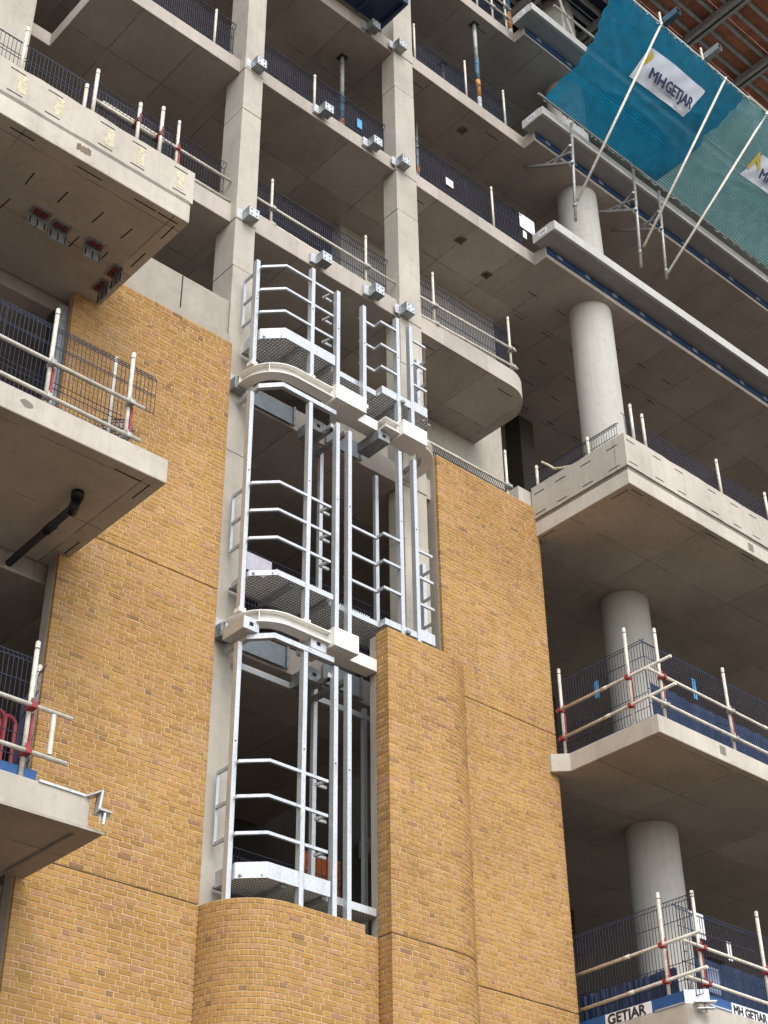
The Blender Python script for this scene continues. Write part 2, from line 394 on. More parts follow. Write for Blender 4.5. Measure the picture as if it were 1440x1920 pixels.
bR1 = balcony([(MB().box(18.46, 34, 13.69, 16.3, 16.3, 16.62), 'balcony'),
               (wavy(18.44, 34, 13.672, 13.93, 16.70, 17.43, .012, 5), 'balcony', 'upstand'),
               (wavy(18.441, 18.70, 13.94, 16.03, 16.70, 17.43, .014, 6, 'y'), 'balcony', 'upstand'),
               (wavy(18.475, 34, 13.70, 13.92, 16.60, 16.72, .008, 8), 'grout', 'joint'),
               (wavy(18.475, 18.68, 13.93, 16.02, 16.60, 16.72, .008, 9, 'y'), 'grout', 'joint'),
               (MB().box(18.1, 18.69, 16.06, 16.3, 16.3, 17.36), 'balcony', 'upstand')], 'upper right balcony with tall weathered edge wrapping its corner')
bR1b = part(MB().box(18.46, 34, 16.3, YB, 16.305, 16.62), 'floor_slab', 'balcony', 0)
bR2 = balcony([(MB().prism([(18.53, 13.77), (34, 13.77), (34, 16.4), (18.30, 16.4), (18.30, 15.95), (18.53, 15.72)], 11.355, 11.69), 'balcony')], 'middle right balcony with slim plain edge')
part(MB().box(18.30, 34, 16.4, YB, 11.36, 11.69), 'floor_slab', 'balcony', 0)
pl = [(18.60, 16.4), (18.60, 14.12)]+arc(18.8, 14.02, .2, PI, 1.5*PI, 6)+[(34, 13.82), (34, 16.4)]
bR3 = balcony([(MB().prism(pl, 6.4, 7.0), 'balcony')], 'lowest right balcony with rounded corner')
part(MB().box(18.3, 34, 16.4, YB, 6.4, 7.0), 'floor_slab', 'balcony', 0)
for b in ((-2, 8.4, 13.95, 16.3, 16.664, 16.668), (-2, 8.6, 13.9, 16.4, 12.024, 12.028), (-2, 8.3, 14.45, 16.4, 7.404, 7.408), (18.72, 34, 13.95, YB, 16.624, 16.628), (18.7, 34, 13.95, YB, 11.694, 11.698), (18.8, 34, 14.0, YB, 7.004, 7.008)): MB().box(*b).obj('bounce_cut_sheet', 'bounce_cut', bld)  # same added dark sheets on the balcony floors, cutting bounce light
# cast-in channels: thin dark slots in the undersides and faces
def slots(owner, lst):
    for a, b, d in lst:                                   # a->b centre line, d = face normal
        a, b, d = Vector(a), Vector(b), Vector(d); o_ = d*.001
        mb = MB(); s_ = (b-a).normalized().cross(d)*.0095
        mb.quadbox([a-s_-d*.01, a+s_-d*.01, b+s_-d*.01, b-s_-d*.01, a-s_+d*.003, a+s_+d*.003, b+s_+d*.003, b-s_+d*.003])
        mb.obj('cast_in_channel', 'recess', owner)
U = (0, 0, -1); FR = (0, -1, 0); LF = (-1, 0, 0)
L = [((5.77, 13.80, 16.3), (6.15, 13.80, 16.3), U), ((6.83, 13.80, 16.3), (7.24, 13.80, 16.3), U), ((7.78, 13.79, 16.3), (8.15, 13.79, 16.3), U), ((8.19, 13.79, 16.3), (8.55, 13.79, 16.3), U),
     ((8.53, 13.86, 16.3), (8.53, 14.2, 16.3), U), ((8.53, 14.6, 16.3), (8.53, 14.98, 16.3), U), ((8.53, 15.35, 16.3), (8.53, 15.7, 16.3), U)]
for x in (5.9, 6.45, 7.0, 7.6, 8.1):
    for y in (14.3, 14.95): L.append(((x, y, 16.3), (x+rnd.uniform(-.02, .02), y+.28, 16.3), U))
for x in (5.57, 6.17, 7.04, 7.59, 8.33): L += [((x, 13.685, 17.28), (x+.24, 13.685, 17.28), FR), ((x, 13.685, 16.83), (x+.24, 13.685, 16.83), FR)]
slots(bL1, L)
slots(bL2, [((8.0, 13.89, 11.65), (8.41, 13.89, 11.65), U), ((8.54, 13.88, 11.65), (8.54, 14.28, 11.65), U), ((8.58, 15.6, 11.65), (8.58, 15.98, 11.65), U)])
L = [((18.6, 13.84, 16.3), (18.6, 14.26, 16.3), U), ((18.64, 13.80, 16.3), (18.96, 13.80, 16.3), U), ((20.78, 13.80, 16.3), (21.18, 13.80, 16.3), U), ((21.87, 13.80, 16.3), (22.29, 13.80, 16.3), U), ((18.55, 15.62, 16.3), (18.55, 15.95, 16.3), U)]
for x in (18.50, 19.25, 19.9, 20.9, 21.6, 22.2, 22.9):
    L += [((x, 13.672, 17.30), (x+.24, 13.672, 17.30), FR), ((x, 13.672, 16.80), (x+.24, 13.672, 16.80), FR)]
for y in (13.85, 14.5, 15.15, 15.7): L += [((18.441, y, 17.25), (18.441, y+.26, 17.25), LF), ((18.441, y, 16.78), (18.441, y+.26, 16.78), LF)]
slots(bR1, L)
L = [((15.9, 16.5, 24.14), (16.25, 16.5, 24.14), U), ((18.35, 16.45, 27.95), (18.75, 16.45, 27.95), U), ((16.0, 16.5, 27.95), (16.35, 16.5, 27.95), U), ((18.3, 16.5, 31.86), (18.7, 16.5, 31.86), U),
     ((15.95, 16.45, 20.05), (16.35, 16.45, 20.05), U), ((18.15, 16.45, 20.05), (18.55, 16.45, 20.05), U)]
for i in range(6):
    for j in range(5): L.append(((19.9+i*.95+(j % 2)*.3, 16.9+j*.75, 24.14), (20.2+i*.95+(j % 2)*.3, 16.9+j*.75, 24.14), U))
slots(bld, L)
# patches and marks on balcony faces
for x in (5.78, 6.38, 7.22, 7.76, 8.45):
    mb = MB(); n_ = 7
    for k in range(n_):
        z = 16.9+k*.05; w_ = .03+rnd.random()*.025
        mb.box(x-w_*1.5, x+w_*1.5, 13.681, 13.686, z, z+.045)
    mb.obj('crayon_mark', 'stain', bL1)
mb = MB()
for k in range(7): mb.box(6.72+k*.033, 6.745+k*.033+rnd.random()*.008, 13.665, 13.671, 16.45+rnd.random()*.03, 16.56+rnd.random()*.04)
mb.obj('rust_mark', plain('brown_stain', (.17, .13, .09), .9, 0, .4, 30), bL1)
MB().box(22.0, 22.16, 13.684, 13.691, 16.38, 16.55).obj('repair_patch', 'grout', bR1)
MB().box(20.15, 20.30, 13.764, 13.771, 11.48, 11.63).obj('repair_patch', 'grout', bR2)
r_ = random.Random(4); pts = [(6.60+.11*math.cos(a)*r_.uniform(.7, 1.1), 11.86+.055*math.sin(a)*r_.uniform(.7, 1.2)) for a in [k*PI/5 for k in range(10)]]
mb = MB(); mb.v = [(x, 13.7145, z) for x, z in pts]+[(x, 13.72, z) for x, z in pts]; mb.f = [tuple(range(10))]+[(k, (k+1) % 10, 10+(k+1) % 10, 10+k) for k in range(10)]
mb.obj('chipped_patch', 'grout', bL2)

# precast balcony edges hung in front of the right hand slabs, and the blue boards between
for (z0, lab) in ((24.46, 'lowest of three long precast concrete edge units right of the column bays'), (28.24, 'middle precast concrete edge unit just below the blue net'), (32.12, 'topmost precast concrete edge unit, left of the blue net')):
    t_ = thing('precast_edge_unit', lab, 'precast unit', (19.15, 15.4, z0), 'precast edge units')
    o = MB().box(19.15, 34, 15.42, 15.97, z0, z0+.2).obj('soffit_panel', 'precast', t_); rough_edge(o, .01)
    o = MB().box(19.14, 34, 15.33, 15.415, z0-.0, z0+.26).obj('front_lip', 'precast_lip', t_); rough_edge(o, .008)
    o = MB().box(19.125, 19.148, 15.42, 15.98, z0-.003, z0+.26).obj('end_plate', 'precast_lip', t_)
    MB().box(19.118, 19.124, 15.56, 15.80, z0+.06, z0+.20).obj('paper_label', 'white', t_)
    mb = MB()
    for k in range(5): mb.box(19.113, 19.117, 15.59+k*.038, 15.61+k*.038+rnd.random()*.01, z0+.10+rnd.random()*.02, z0+.16)
    mb.obj('label_print', plain('grey_print', (.2, .2, .2)), t_)
    b_ = thing('blue_edge_board', lab.replace('precast concrete edge unit', 'strip of blue board').replace('units', 'strips')+', tucked behind the precast' if 'three' not in lab else 'long strip of blue board behind the lowest precast edge unit', 'edge board', (19.5, 15.84, z0-.2), 'blue boards under the precast units')
    x = 19.42
    navyb = plain('navy_board', (.010, .045, .13), .6, 0, .4, 5) if 'navy_board' not in bpy.data.materials else bpy.data.materials['navy_board']
    while x < 30:
        w_ = rnd.uniform(.9, 1.25)
        MB().box(x, x+w_-.01, 15.83, 15.85, z0-.20, z0-.02).obj('board', navyb, b_)
        MB().box(x+w_*.35, x+w_*.35+.16, 15.82, 15.829, z0-.165, z0-.06).obj('paper_label', plain('dull_white', (.22, .25, .31)) if 'dull_white' not in bpy.data.materials else bpy.data.materials['dull_white'], b_)
        x += w_

# ------------------------------------------------------------------ brickwork
def brick_verts(L_, r):
    """a hand made brick: softened arrises, slightly uneven outline; front at y=0"""
    H = .0635; D = .05; x = L_/2; j = lambda a=.0022: r.uniform(-a, a); c = .0045
    m = [-x*.34+j(.01), x*.34+j(.01)]; bow = j(.0025)
    fr = [(-x+c+j(), c+j()), (m[0], c*.6+bow+j()), (m[1], c*.6+bow+j()), (x-c+j(), c+j()), (x-c+j(), H-c+j()), (m[1], H-c*.6+bow+j()), (m[0], H-c*.6+bow+j()), (-x+c+j(), H-c+j())]
    ou = [(-x, j(.001)), (m[0], bow+j(.001)), (m[1], bow+j(.001)), (x, j(.001)), (x, H+j(.001)), (m[1], H+bow+j(.001)), (m[0], H+bow+j(.001)), (-x, H+j(.001))]
    v = [(a, j(.0012), b) for a, b in fr]+[(a, .005, b) for a, b in ou]+[(a, D, b) for a, b in ou]
    return v
BF = [(0, 1, 6, 7), (1, 2, 5, 6), (2, 3, 4, 5)]+[(8+k, 8+(k+1) % 8, (k+1) % 8, k) for k in range(8)]+[(16+k, 16+(k+1) % 8, 8+(k+1) % 8, 8+k) for k in range(8)]
def unit_brick(L_, r):
    me = bpy.data.meshes.new('brick'); me.from_pydata(brick_verts(L_, r), [], BF); me.materials.append(M['brick']); return me
BM = {}
COURSE = 4.826/64; JT = .012
def seg_line(a, b): return ('l', a, b)
def walk(segs):
    """segs -> list of (length, fn(s)->(x,y,tx,ty))"""
    out = []
    for sg in segs:
        if sg[0] == 'l':
            (x0, y0), (x1, y1) = sg[1:]; L_ = math.hypot(x1-x0, y1-y0); t_ = ((x1-x0)/L_, (y1-y0)/L_)
            out.append((L_, lambda s, x0=x0, y0=y0, t_=t_: (x0+t_[0]*s, y0+t_[1]*s, t_[0], t_[1])))
        else:
            _, cx, cy, r, a0, a1 = sg; sgn = 1 if a1 > a0 else -1
            out.append((r*abs(a1-a0), lambda s, cx=cx, cy=cy, r=r, a0=a0, sgn=sgn: (cx+r*math.cos(a0+sgn*s/r), cy+r*math.sin(a0+sgn*s/r), -sgn*math.sin(a0+sgn*s/r), sgn*math.cos(a0+sgn*s/r))))
    return out
def brick_wall(label, runs, z0, ncourse, backing, seed):
    """runs: list of joined segment lists travelled left to right seen from outside; outside is on the right hand of travel"""
    root = thing('brick_wall', label, 'brick wall', (runs[0][0][1][0] if runs[0][0][0] == 'l' else runs[0][0][1], 16, z0), 'yellow brick wall panels')
    r = random.Random(seed); bricks = []
    for run in runs:
        W = walk(run); T = sum(a for a, _ in W)
        def curved(s):
            for (a, fn), sg in zip(W, run):
                if s <= a or sg is run[-1]: return sg[0] == 'a'
                s -= a
        def at(s):
            for a, fn in W:
                if s <= a or fn is W[-1][1]: return fn(s)
                s -= a
        for c in range(ncourse):
            z = z0+c*COURSE+.005; s = 0; k = c % 2
            first = True
            while s < T-.02:
                L_ = .215 if ((k % 2 == 0) == (c % 2 == 0)) else .1025
                if r.random() < .05: L_ = .215 if L_ < .2 else .1025
                if first: L_ = (.1025 if c % 2 else .215)+r.uniform(-.03, .012)
                elif c % 2 and k == 2 and not curved(s+.05): L_ = .046
                if curved(s+.05): L_ = .1025 if not (first and c % 2) else .050
                L_ += r.uniform(-.004, .004)
                if s+L_ > T-.045: L_ = T-s
                if L_ > .02: bricks.append((at(s+L_/2), L_, z+.0022*math.sin(1.9*s+c*.7+seed)+.0012*math.sin(5.3*s+c*1.9)))
                s += L_+JT; first = False; k += 1
        # mortar bed as a solid just behind the faces
    mb = MB()
    for run in runs:
        pts = []
        for sg in run:
            if sg[0] == 'l': pts += [sg[1], sg[2]]
            else: _, cx, cy, rr, a0, a1 = sg; pts += arc(cx, cy, rr, a0, a1, 16)
        q = [pts[0]]
        for p in pts[1:]:
            if math.hypot(p[0]-q[-1][0], p[1]-q[-1][1]) > 1e-4: q.append(p)
        for e, f in ((0, 1), (-1, -2)):
            d = Vector(q[f])-Vector(q[e]); d.normalize(); q[e] = tuple(Vector(q[e])+d*.009)
        mb.sweep(q, .0065, .09, z0, z0+ncourse*COURSE)
    mb.obj('mortar_bed', 'mortar', root)
    for nm, b in backing: rough_edge(b.obj(nm, 'panel_concrete', root), .008)
    cam = lambda p: Vector(p)
    def size(b):
        (x, y, tx, ty), L_, z = b; P = Vector((x, y, z)); d = P.dot(FWD); u = P.dot(RGT)/d*2879/720; v = P.dot(UPV)/d*2879/960
        inside = abs(u) < 1.02 and abs(v) < 1.02
        return (0 if inside else 1e3)+P.length-2*L_
    bricks.sort(key=size)
    inv = root.location.copy()
    for (x, y, tx, ty), L_, z in bricks[:300]:
        key = (round(L_/.02), r.randrange(6))
        if key not in BM: BM[key] = unit_brick(key[0]*.02, r)
        o = bpy.data.objects.new('brick', BM[key]); C.objects.link(o); o.parent = root
        pr = r.uniform(-.0022, .0022); a = math.atan2(ty, tx)
        o.location = Vector((x+ty*pr, y-tx*pr, z+r.uniform(-.001, .001)))-inv
        o.rotation_euler = (r.uniform(-.012, .012), r.uniform(-.008, .008), a+r.uniform(-.008, .008)); o.scale = (L_/(key[0]*.02), 1, 1)
    V = []; F = []; tone = []
    for (x, y, tx, ty), L_, z in bricks[300:]:
        i = len(V); h = L_/2; c_ = .004; pr = r.uniform(-.0022, .0022); dz = r.uniform(-.0015, .0015); sl = r.uniform(-.01, .01); H = .0635; j = lambda: r.uniform(-.0015, .0015)
        for lx, ly, lz in brick_verts(L_, r):
            yy = ly-pr; V.append((x+tx*lx-ty*yy, y+ty*lx+tx*yy, z+dz+lz+sl*lx))
        F += [tuple(i+q for q in f) for f in BF]
        tone += [r.random()]*len(BF)
    if V:
        me = bpy.data.meshes.new('brick_field'); me.from_pydata(V, [], F); me.materials.append(M['brick'])
        at_ = me.attributes.new('tone', 'FLOAT', 'FACE'); at_.data.foreach_set('value', tone)
        link('brick_field', me, root, kind='stuff')
    return root
ZA = [2.432, 7.280, 12.128, 16.976]
YW = 16.0
LX0 = [8.50, 8.52, 8.20]
names = ['lowest', 'middle', 'upper']
for k in range(3):
    z0 = ZA[k]; n_ = 64 if k < 2 else 64; zt = z0+n_*COURSE
    zz = z0 if k == 0 else z0+.0
    lab = {0: 'lowest panel of the left yellow brick wall, beside the curved brick bay', 1: 'middle panel of the left yellow brick wall, behind the lower balcony', 2: 'upper panel of the left yellow brick wall, below the concrete upstand'}[k]
    brick_wall(lab, [[('l', (LX0[k], YW), (11.18, YW))]], z0+.022, n_, [('concrete_backing', MB().box(LX0[k]+.004, 11.17, YW+.092, 16.29 if k < 2 else 16.165, z0+.014, zt-.012))], 11+k)
    lab = {0: 'lowest panel of the right yellow brick wall, right of the curved tower', 1: 'middle panel of the right yellow brick wall, beside the middle right balcony', 2: 'upper panel of the right yellow brick wall, right of the steel cage'}[k]
    x0 = 15.86; x1 = 18.53
    runs = [[('l', (x0, YW), (x1, YW))]]
    brick_wall(lab, runs, z0+.022, n_ if k < 2 else 64, [('concrete_backing', MB().box(x0+.004, x1-.01, YW+.092, 16.40, z0+.014, zt-.012))], 21+k)
    # brick return of the right wall
FY = 15.14; R_ = .86
for k in range(2):
    z0 = ZA[k]; zt = z0+64*COURSE
    brick_wall('lower panel of the brick tower with rounded right side' if k == 0 else 'upper panel of the brick tower with rounded right side, its top beside the cage',
               [[('l', (13.80, 15.42), (13.80, FY+.052))], [('l', (13.80, FY), (15.08, FY)), ('a', 15.08, FY+R_, R_, -PI/2, 0)]], z0+.022, 64,
               [('concrete_backing', MB().sweep([(13.885, 15.135), (15.08, 15.135)]+arc(15.08, FY+R_, R_, -PI/2, 0, 16)[1:], .095, .22, z0+.014, zt-.012)),
                ('concrete_cheek', MB().box(13.806, 13.99, 15.43, 15.57, z0+.014, zt-.012))], 31+k)
z0 = ZA[0]
brick_wall('low curved brick bay under the steel cage, its left side rounded', [[('a', 11.18+.87, YW+.01, .87, PI, 1.5*PI), ('l', (12.05, FY), (13.32, FY))], [('l', (13.33, 15.40), (13.79, 15.40))]], z0+.022, 64,
           [('concrete_backing', MB().prism([(11.29, 15.99), (11.4, 15.55), (11.75, 15.3), (12.1, 15.24), (13.31, 15.24), (13.31, 15.99)], z0+.014, ZA[1]-.03))], 41)
# open dark movement joints between panels are real 12 mm gaps with a sealant strip set back
for nm, lab, mb in (('sealant_strip', 'dark joint strip across the left brick wall, upper', MB().box(9.0, 11.17, YW+.05, YW+.085, ZA[2]-.002, ZA[2]+.013)),
                    ('sealant_strip', 'dark joint strip across the left brick wall, lower', MB().box(9.6, 11.17, YW+.05, YW+.085, ZA[1]-.002, ZA[1]+.013)),
                    ('sealant_strip', 'dark joint strip across the right brick wall, upper', MB().box(15.9, 18.5, YW+.05, YW+.085, ZA[2]-.002, ZA[2]+.013)),
                    ('sealant_strip', 'dark joint strip across the right brick wall, lower', MB().box(15.9, 18.5, YW+.05, YW+.085, ZA[1]-.002, ZA[1]+.013))):
    mb.obj(nm, 'recess', label=lab, category='joint', group='dark joints in the brick walls')

# ------------------------------------------------------------------ steelwork in front of the opening
OUT = [(11.31, 16.16), (11.31, 15.84)]+arc(11.96, 15.84, .65, PI, 1.5*PI, 14)[1:]
RIGHT = arc(14.72, 15.79, .60, -PI/2, 0, 14)+[(15.32, 16.14)]
def beam(label, zb, full):
    t_ = thing('curved_steel_beam', label, 'steel beam', (12.5, 15.3, zb), 'curved white steel beams')
    path = OUT+[(13.33, 15.19), (13.33, 15.42), (13.865, 15.42)]
    if full: path += [(13.865, 15.19)]+RIGHT
    else: path = OUT+[(13.12, 15.19)]; path2 = [(13.12, 15.42), (13.79, 15.42)]
    H = .20
    def sec(p, nm='beam'):
        q = [(x, y) for x, y in p]
        mb = MB(); mb.sweep(q, 0, .21, zb, zb+.018); mb.sweep(q, .0, .21, zb+H-.018, zb+H); mb.sweep(q, .095, .111, zb+.018, zb+H-.018)
        mb.obj(nm, 'beam_paint', t_)
    sec(path)
    if not full: sec(path2)
    for (x, y, a) in ((11.315, 15.95, 0), (11.50, 15.38, .75), (12.80, 15.2, PI/2), (14.18, 15.2, PI/2))[:4 if full else 3]:
        d = Vector((math.cos(a), math.sin(a), 0)); p = Vector((x, y, zb+H/2))
        MB().bar(p+d*.004, p+d*.092, .014, H-.037).obj('stiffener', 'beam_paint', t_)
    o = MB().box(12.70, 13.36 if full else 13.18, 15.10, 15.50, zb-.06, zb+.255).obj('splice_box', 'beam_paint', t_); rough_edge(o, .006)
    if full:
        o = MB().box(14.20, 14.76, 15.10, 15.50, zb-.05, zb+.265).obj('splice_box', 'beam_paint', t_); rough_edge(o, .006)
    MB().box(13.365 if full else 13.185, 13.86 if full else 13.79, 15.385, 15.498, zb-.004, zb+.204).obj('cover_plate', 'beam_paint', t_)
    # end brackets to the column
    o = MB().box(11.26, 11.50, 15.98, 16.148, zb-.06, zb+.16).obj('wall_bracket', 'galv_dark', t_)
    MB().box(11.18, 11.62, 16.125, 16.134, zb-.02, zb+.32).obj('wall_plate', 'galv', t_)
    return t_
beam('upper curved white steel beam running across both bays', 16.14, True)
beam('lower curved white steel beam ending at the brick tower', 11.44, False)
# hanging connection boxes and hangers between slab and beam
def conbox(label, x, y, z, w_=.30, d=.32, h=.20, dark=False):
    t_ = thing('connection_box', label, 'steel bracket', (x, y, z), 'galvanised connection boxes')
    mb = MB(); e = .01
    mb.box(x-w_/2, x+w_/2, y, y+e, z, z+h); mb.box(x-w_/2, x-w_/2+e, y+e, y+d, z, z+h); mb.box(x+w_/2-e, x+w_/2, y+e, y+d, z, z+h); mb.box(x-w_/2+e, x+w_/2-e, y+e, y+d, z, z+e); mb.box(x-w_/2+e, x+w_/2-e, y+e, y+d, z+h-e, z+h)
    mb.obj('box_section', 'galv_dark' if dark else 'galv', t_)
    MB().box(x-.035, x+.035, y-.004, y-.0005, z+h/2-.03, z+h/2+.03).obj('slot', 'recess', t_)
    return t_
conbox('pale connection box under the left curve of the lower steel beam', 11.40, 15.42, 11.27, .28, .5)
conbox('pale connection box with a square hole under the middle of the lower steel beam', 12.52, 15.25, 11.28, .30, .34, .21)
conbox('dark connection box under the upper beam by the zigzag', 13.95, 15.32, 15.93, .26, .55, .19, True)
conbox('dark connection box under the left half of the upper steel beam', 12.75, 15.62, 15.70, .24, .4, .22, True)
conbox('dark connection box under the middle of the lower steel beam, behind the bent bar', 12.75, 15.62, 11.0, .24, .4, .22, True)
# stub brackets fixed to the slab edges
def stub(label, x, z):
    y0, y1 = 15.93, 16.13
    t_ = thing('stub_bracket', label, 'steel bracket', (x, y0, z), 'square stub brackets on slab edges')
    mb = MB(); w_ = .115; e = .012
    for a in (-1, 1):
        mb.box(x+a*w_-(e if a > 0 else 0), x+a*w_+(e if a < 0 else 0), y0, y1, z, z+.225)
    mb.box(x-w_+e, x+w_-e, y0, y1, z, z+e); mb.box(x-w_+e, x+w_-e, y0, y1, z+.225-e, z+.225)
    mb.obj('box_section', 'galv_dark', t_)  # side walls in the darker tone, shade put into the colour
    MB().box(x-w_+e, x+w_-e, y0+.002, y0+.012, z+e, z+.225-e).obj('end_plate', 'galv', t_)
    for a in (-.055, .055):
        for b in (.055, .165): MB().tube((x+a, y0+.001, z+b), (x+a, y0-.003, z+b), .016, 8).obj('bolt_hole', 'recess', t_)
    MB().box(x-.23, x-.12, y1, y1+.012 if x in (11.44, 15.25) else 16.198, z+.02, z+.24).obj('fixing_plate', 'galv', t_)
for z, nm in ((20.06, 'lowest row'), (24.20, 'middle row'), (27.96, 'top row')):
    for x, w_ in ((11.44, 'on the left square column'), (13.15, 'halfway between the two square columns'), (14.46, 'just left of the right square column'), (15.25, 'on the right square column')):
        if z > 27 and x < 14: continue
        stub('stub bracket %s, %s' % (w_, nm), x, z)

# steel balcony cages
def zigrail(z, full=True):
    a = [(11.40, 16.02), (11.40, 15.56), (11.70, 15.27), (12.77, 15.27)]
    return a
def cage(label, zpost0, zpost1, rails, zplat, plate_h, posts, right, topframe, inner, zig=True, cut=None):
    t_ = thing('steel_balcony_cage', label, 'steel cage', (12.5, 15.3, zpost0), 'galvanised balcony cages')
    for (x, y, za, zb) in posts:
        o = MB().box(x-.038, x+.038, y-.045, y+.05, za, zb).obj('post', 'galv', t_)
        if zb-za < 5: MB().box(x-.06, x+.06, y-.065, y+.07, za-.005, za+.07).obj('post_foot', 'beam_paint', t_)
        MB().tube((x, y-.044, za+.62*(zb-za)), (x, y-.049, za+.62*(zb-za)), .012, 8).obj('bolt', 'recess', t_)
    for z in rails:
        MB().sweep([(11.40, 15.66), (11.40, 15.56), (11.70, 15.27), (12.25, 15.27)], -.02, .02, z-.022, z+.022).obj('rail', 'galv', t_)
        MB().sweep([(12.33, 15.27), (12.72, 15.27), (12.68, 15.45), (12.86, 15.45)], -.016, .016, z-.022, z+.022).obj('rail', 'galv', t_)
        MB().sweep([(11.40, 16.05), (11.40, 15.70)], -.02, .02, z-.022, z+.022).obj('rail', 'galv', t_)
        if right:
            MB().sweep([(13.50 if right == 1 else 13.18, 15.45), (13.86, 15.45), (13.86, 15.27), (14.22, 15.27)], -.018, .018, z-.022, z+.022).obj('rail', 'galv', t_)
            MB().sweep([(14.62, 15.27), (14.93, 15.27), (15.21, 15.57), (15.21, 15.80)], -.018, .018, z-.022, z+.022).obj('rail', 'galv', t_)
    MB().box(11.375, 11.425, 16.03, 16.06, rails[-1]-.02, rails[0]+.02).obj('end_strap', 'galv', t_)
    # platform: punched walkway planks, edge plates
    def lattice(poly_fn, x0, x1, y0, y1, z):
        g = .056; mb = MB(); dm = MB(); n = int((x1-x0)/.24)
        for i in range(n+1):
            xa = x0+i*(x1-x0)/(n+1); xb = x0+(i+1)*(x1-x0)/(n+1); ya, yb = poly_fn((xa+xb)/2)
            if yb-ya > .05: mb.box(xa+.004, xb-.004, ya, yb, z, z+.03)
            for a in range(4):
                xx = xa+(a+.5)*(xb-xa)/4; ya, yb = poly_fn(xx)
                for b in range(int((yb-ya-.03)/g)):
                    yy = ya+.03+b*g; q = .0155; dm.quadbox([(xx-q*.5, yy-q*.5, z-.007), (xx+q*.5, yy-q*.5, z-.007), (xx+q*.5, yy+q*.5, z-.007), (xx-q*.5, yy+q*.5, z-.007), (xx-q, yy-q, z-.0005), (xx+q, yy-q, z-.0005), (xx+q, yy+q, z-.0005), (xx-q, yy+q, z-.0005)])
        o_ = dm.obj('punched_lips', 'lip_glint', t_, kind='stuff')  # bright colour stands in for light caught on the lips
        return mb
    fy = lambda x: (15.30 + max(0, 11.74-x)*1.0+(.15 if x > 12.82 else 0), 16.1)
    lattice(fy, 11.44, 13.84, 15.3, 16.1, zplat+.02).obj('walkway_grating', 'galv_dark', t_)  # plank underside darkened by colour to stand in for shade
    for x in (12.05, 12.75): MB().box(x-.04, x+.04, 15.33, 16.1, zplat-.03, zplat+.017).obj('cross_bearer', 'galv_dark', t_)
    eh = plate_h
    MB().sweep([(11.42, 16.0), (11.42, 15.56), (11.72, 15.27), (12.80, 15.27)], -.006, .006, zplat, zplat+eh).obj('edge_plate', 'galv', t_)
    MB().sweep([(12.80, 15.42), (13.86 if right else 13.76, 15.42)], -.006, .006, zplat, zplat+min(eh, .11)).obj('edge_plate', 'galv', t_)
    if right:
        f2 = lambda x: (15.30 if x < 14.94 else 15.30+(x-14.94)*1.0, 16.1)
        lattice(f2, 13.88, 15.18, 15.3, 16.1, zplat+.02).obj('walkway_grating', 'galv_dark', t_)
        MB().box(14.28, 14.36, 15.2, 16.1, zplat-.03, zplat+.017).obj('cross_bearer', 'galv_dark', t_)
        MB().sweep([(13.88, 15.44), (13.88, 15.28), (14.60, 15.28)], -.006, .006, zplat, zplat+(.16 if right == 1 else .11)).obj('edge_plate', 'galv', t_)
        MB().sweep([(14.62, 15.28), (14.95, 15.28), (15.21, 15.55), (15.21, 16.0)], -.006, .006, zplat, zplat+.2).obj('edge_plate', 'galv', t_)
    if eh < .15:                                          # serrated plank ends standing above the plate
        mb = MB(); x = 11.75
        while x < 13.70:
            yb_ = 15.32 if x < 12.8 else 15.45; mb.box(x, x+.02, yb_, yb_+.015, zplat+eh, zplat+eh+.055); x += .045
        mb.obj('serrated_edge', 'galv', t_)
    if topframe:
        z = topframe
        MB().sweep([(11.42, 16.08), (11.42, 15.54), (11.70, 15.25), (12.82, 15.25)], -.004, .07, z, z+.085).obj('top_frame', 'galv', t_)
        MB().sweep([(12.79, 15.40), (12.98, 15.40)], -.05, .05, z-.20, z-.13).obj('top_frame', 'galv', t_)
        for x in (12.87, 13.13): MB().box(x-.035, x+.035, 15.36, 16.15, z-.20, z-.12).obj('top_arm', 'galv_dark', t_)
    for (x, y, za, zb) in inner:
        MB().box(x-.035, x+.035, y-.035, y+.035, za, zb).obj('inner_post', 'galv', t_)
    return t_
cage('top steel balcony cage standing on the upper white beam, open to the sky above', 16.34, 18.7, (18.54, 18.01, 17.50), 16.92, .22,
     [(11.36, 15.66, 16.36, 18.72), (12.29, 15.3, 16.36, 18.85), (12.86, 15.3, 16.36, 18.66), (13.46, 15.3, 16.36, 18.68), (14.26, 15.3, 16.36, 18.86), (14.58, 15.3, 16.36, 18.86), (15.32, 15.9, 16.36, 18.85)], 1, None, [])

cage('middle steel balcony cage between the two curved white beams', 11.64, 16.1, (13.96, 13.44, 12.93), 12.27, .09,
     [(11.36, 15.66, 11.65, 15.80), (12.29, 15.3, 11.65, 15.86), (12.87, 15.3, 11.65, 15.72), (13.13, 15.3, 11.65, 15.68), (14.25, 15.3, 12.0, 15.82), (14.59, 15.3, 12.0, 15.80), (15.32, 15.9, 12.0, 14.27)], 2, 15.86,
     [(13.2, 16.1, 12.3, 15.85), (14.44, 16.1, 12.3, 15.85)])
cage('lowest steel balcony cage rising behind the curved brick bay', 7.0, 11.4, (9.25, 8.73, 8.20), 7.58, .22,
     [(11.36, 15.66, 7.0, 11.15), (12.29, 15.3, 7.0, 11.2), (12.87, 15.3, 7.0, 11.14), (13.13, 15.3, 7.0, 11.10)], 0, 11.18,
     [(13.15, 16.1, 7.1, 11.2), (14.15, 16.1, 7.1, 11.2)])
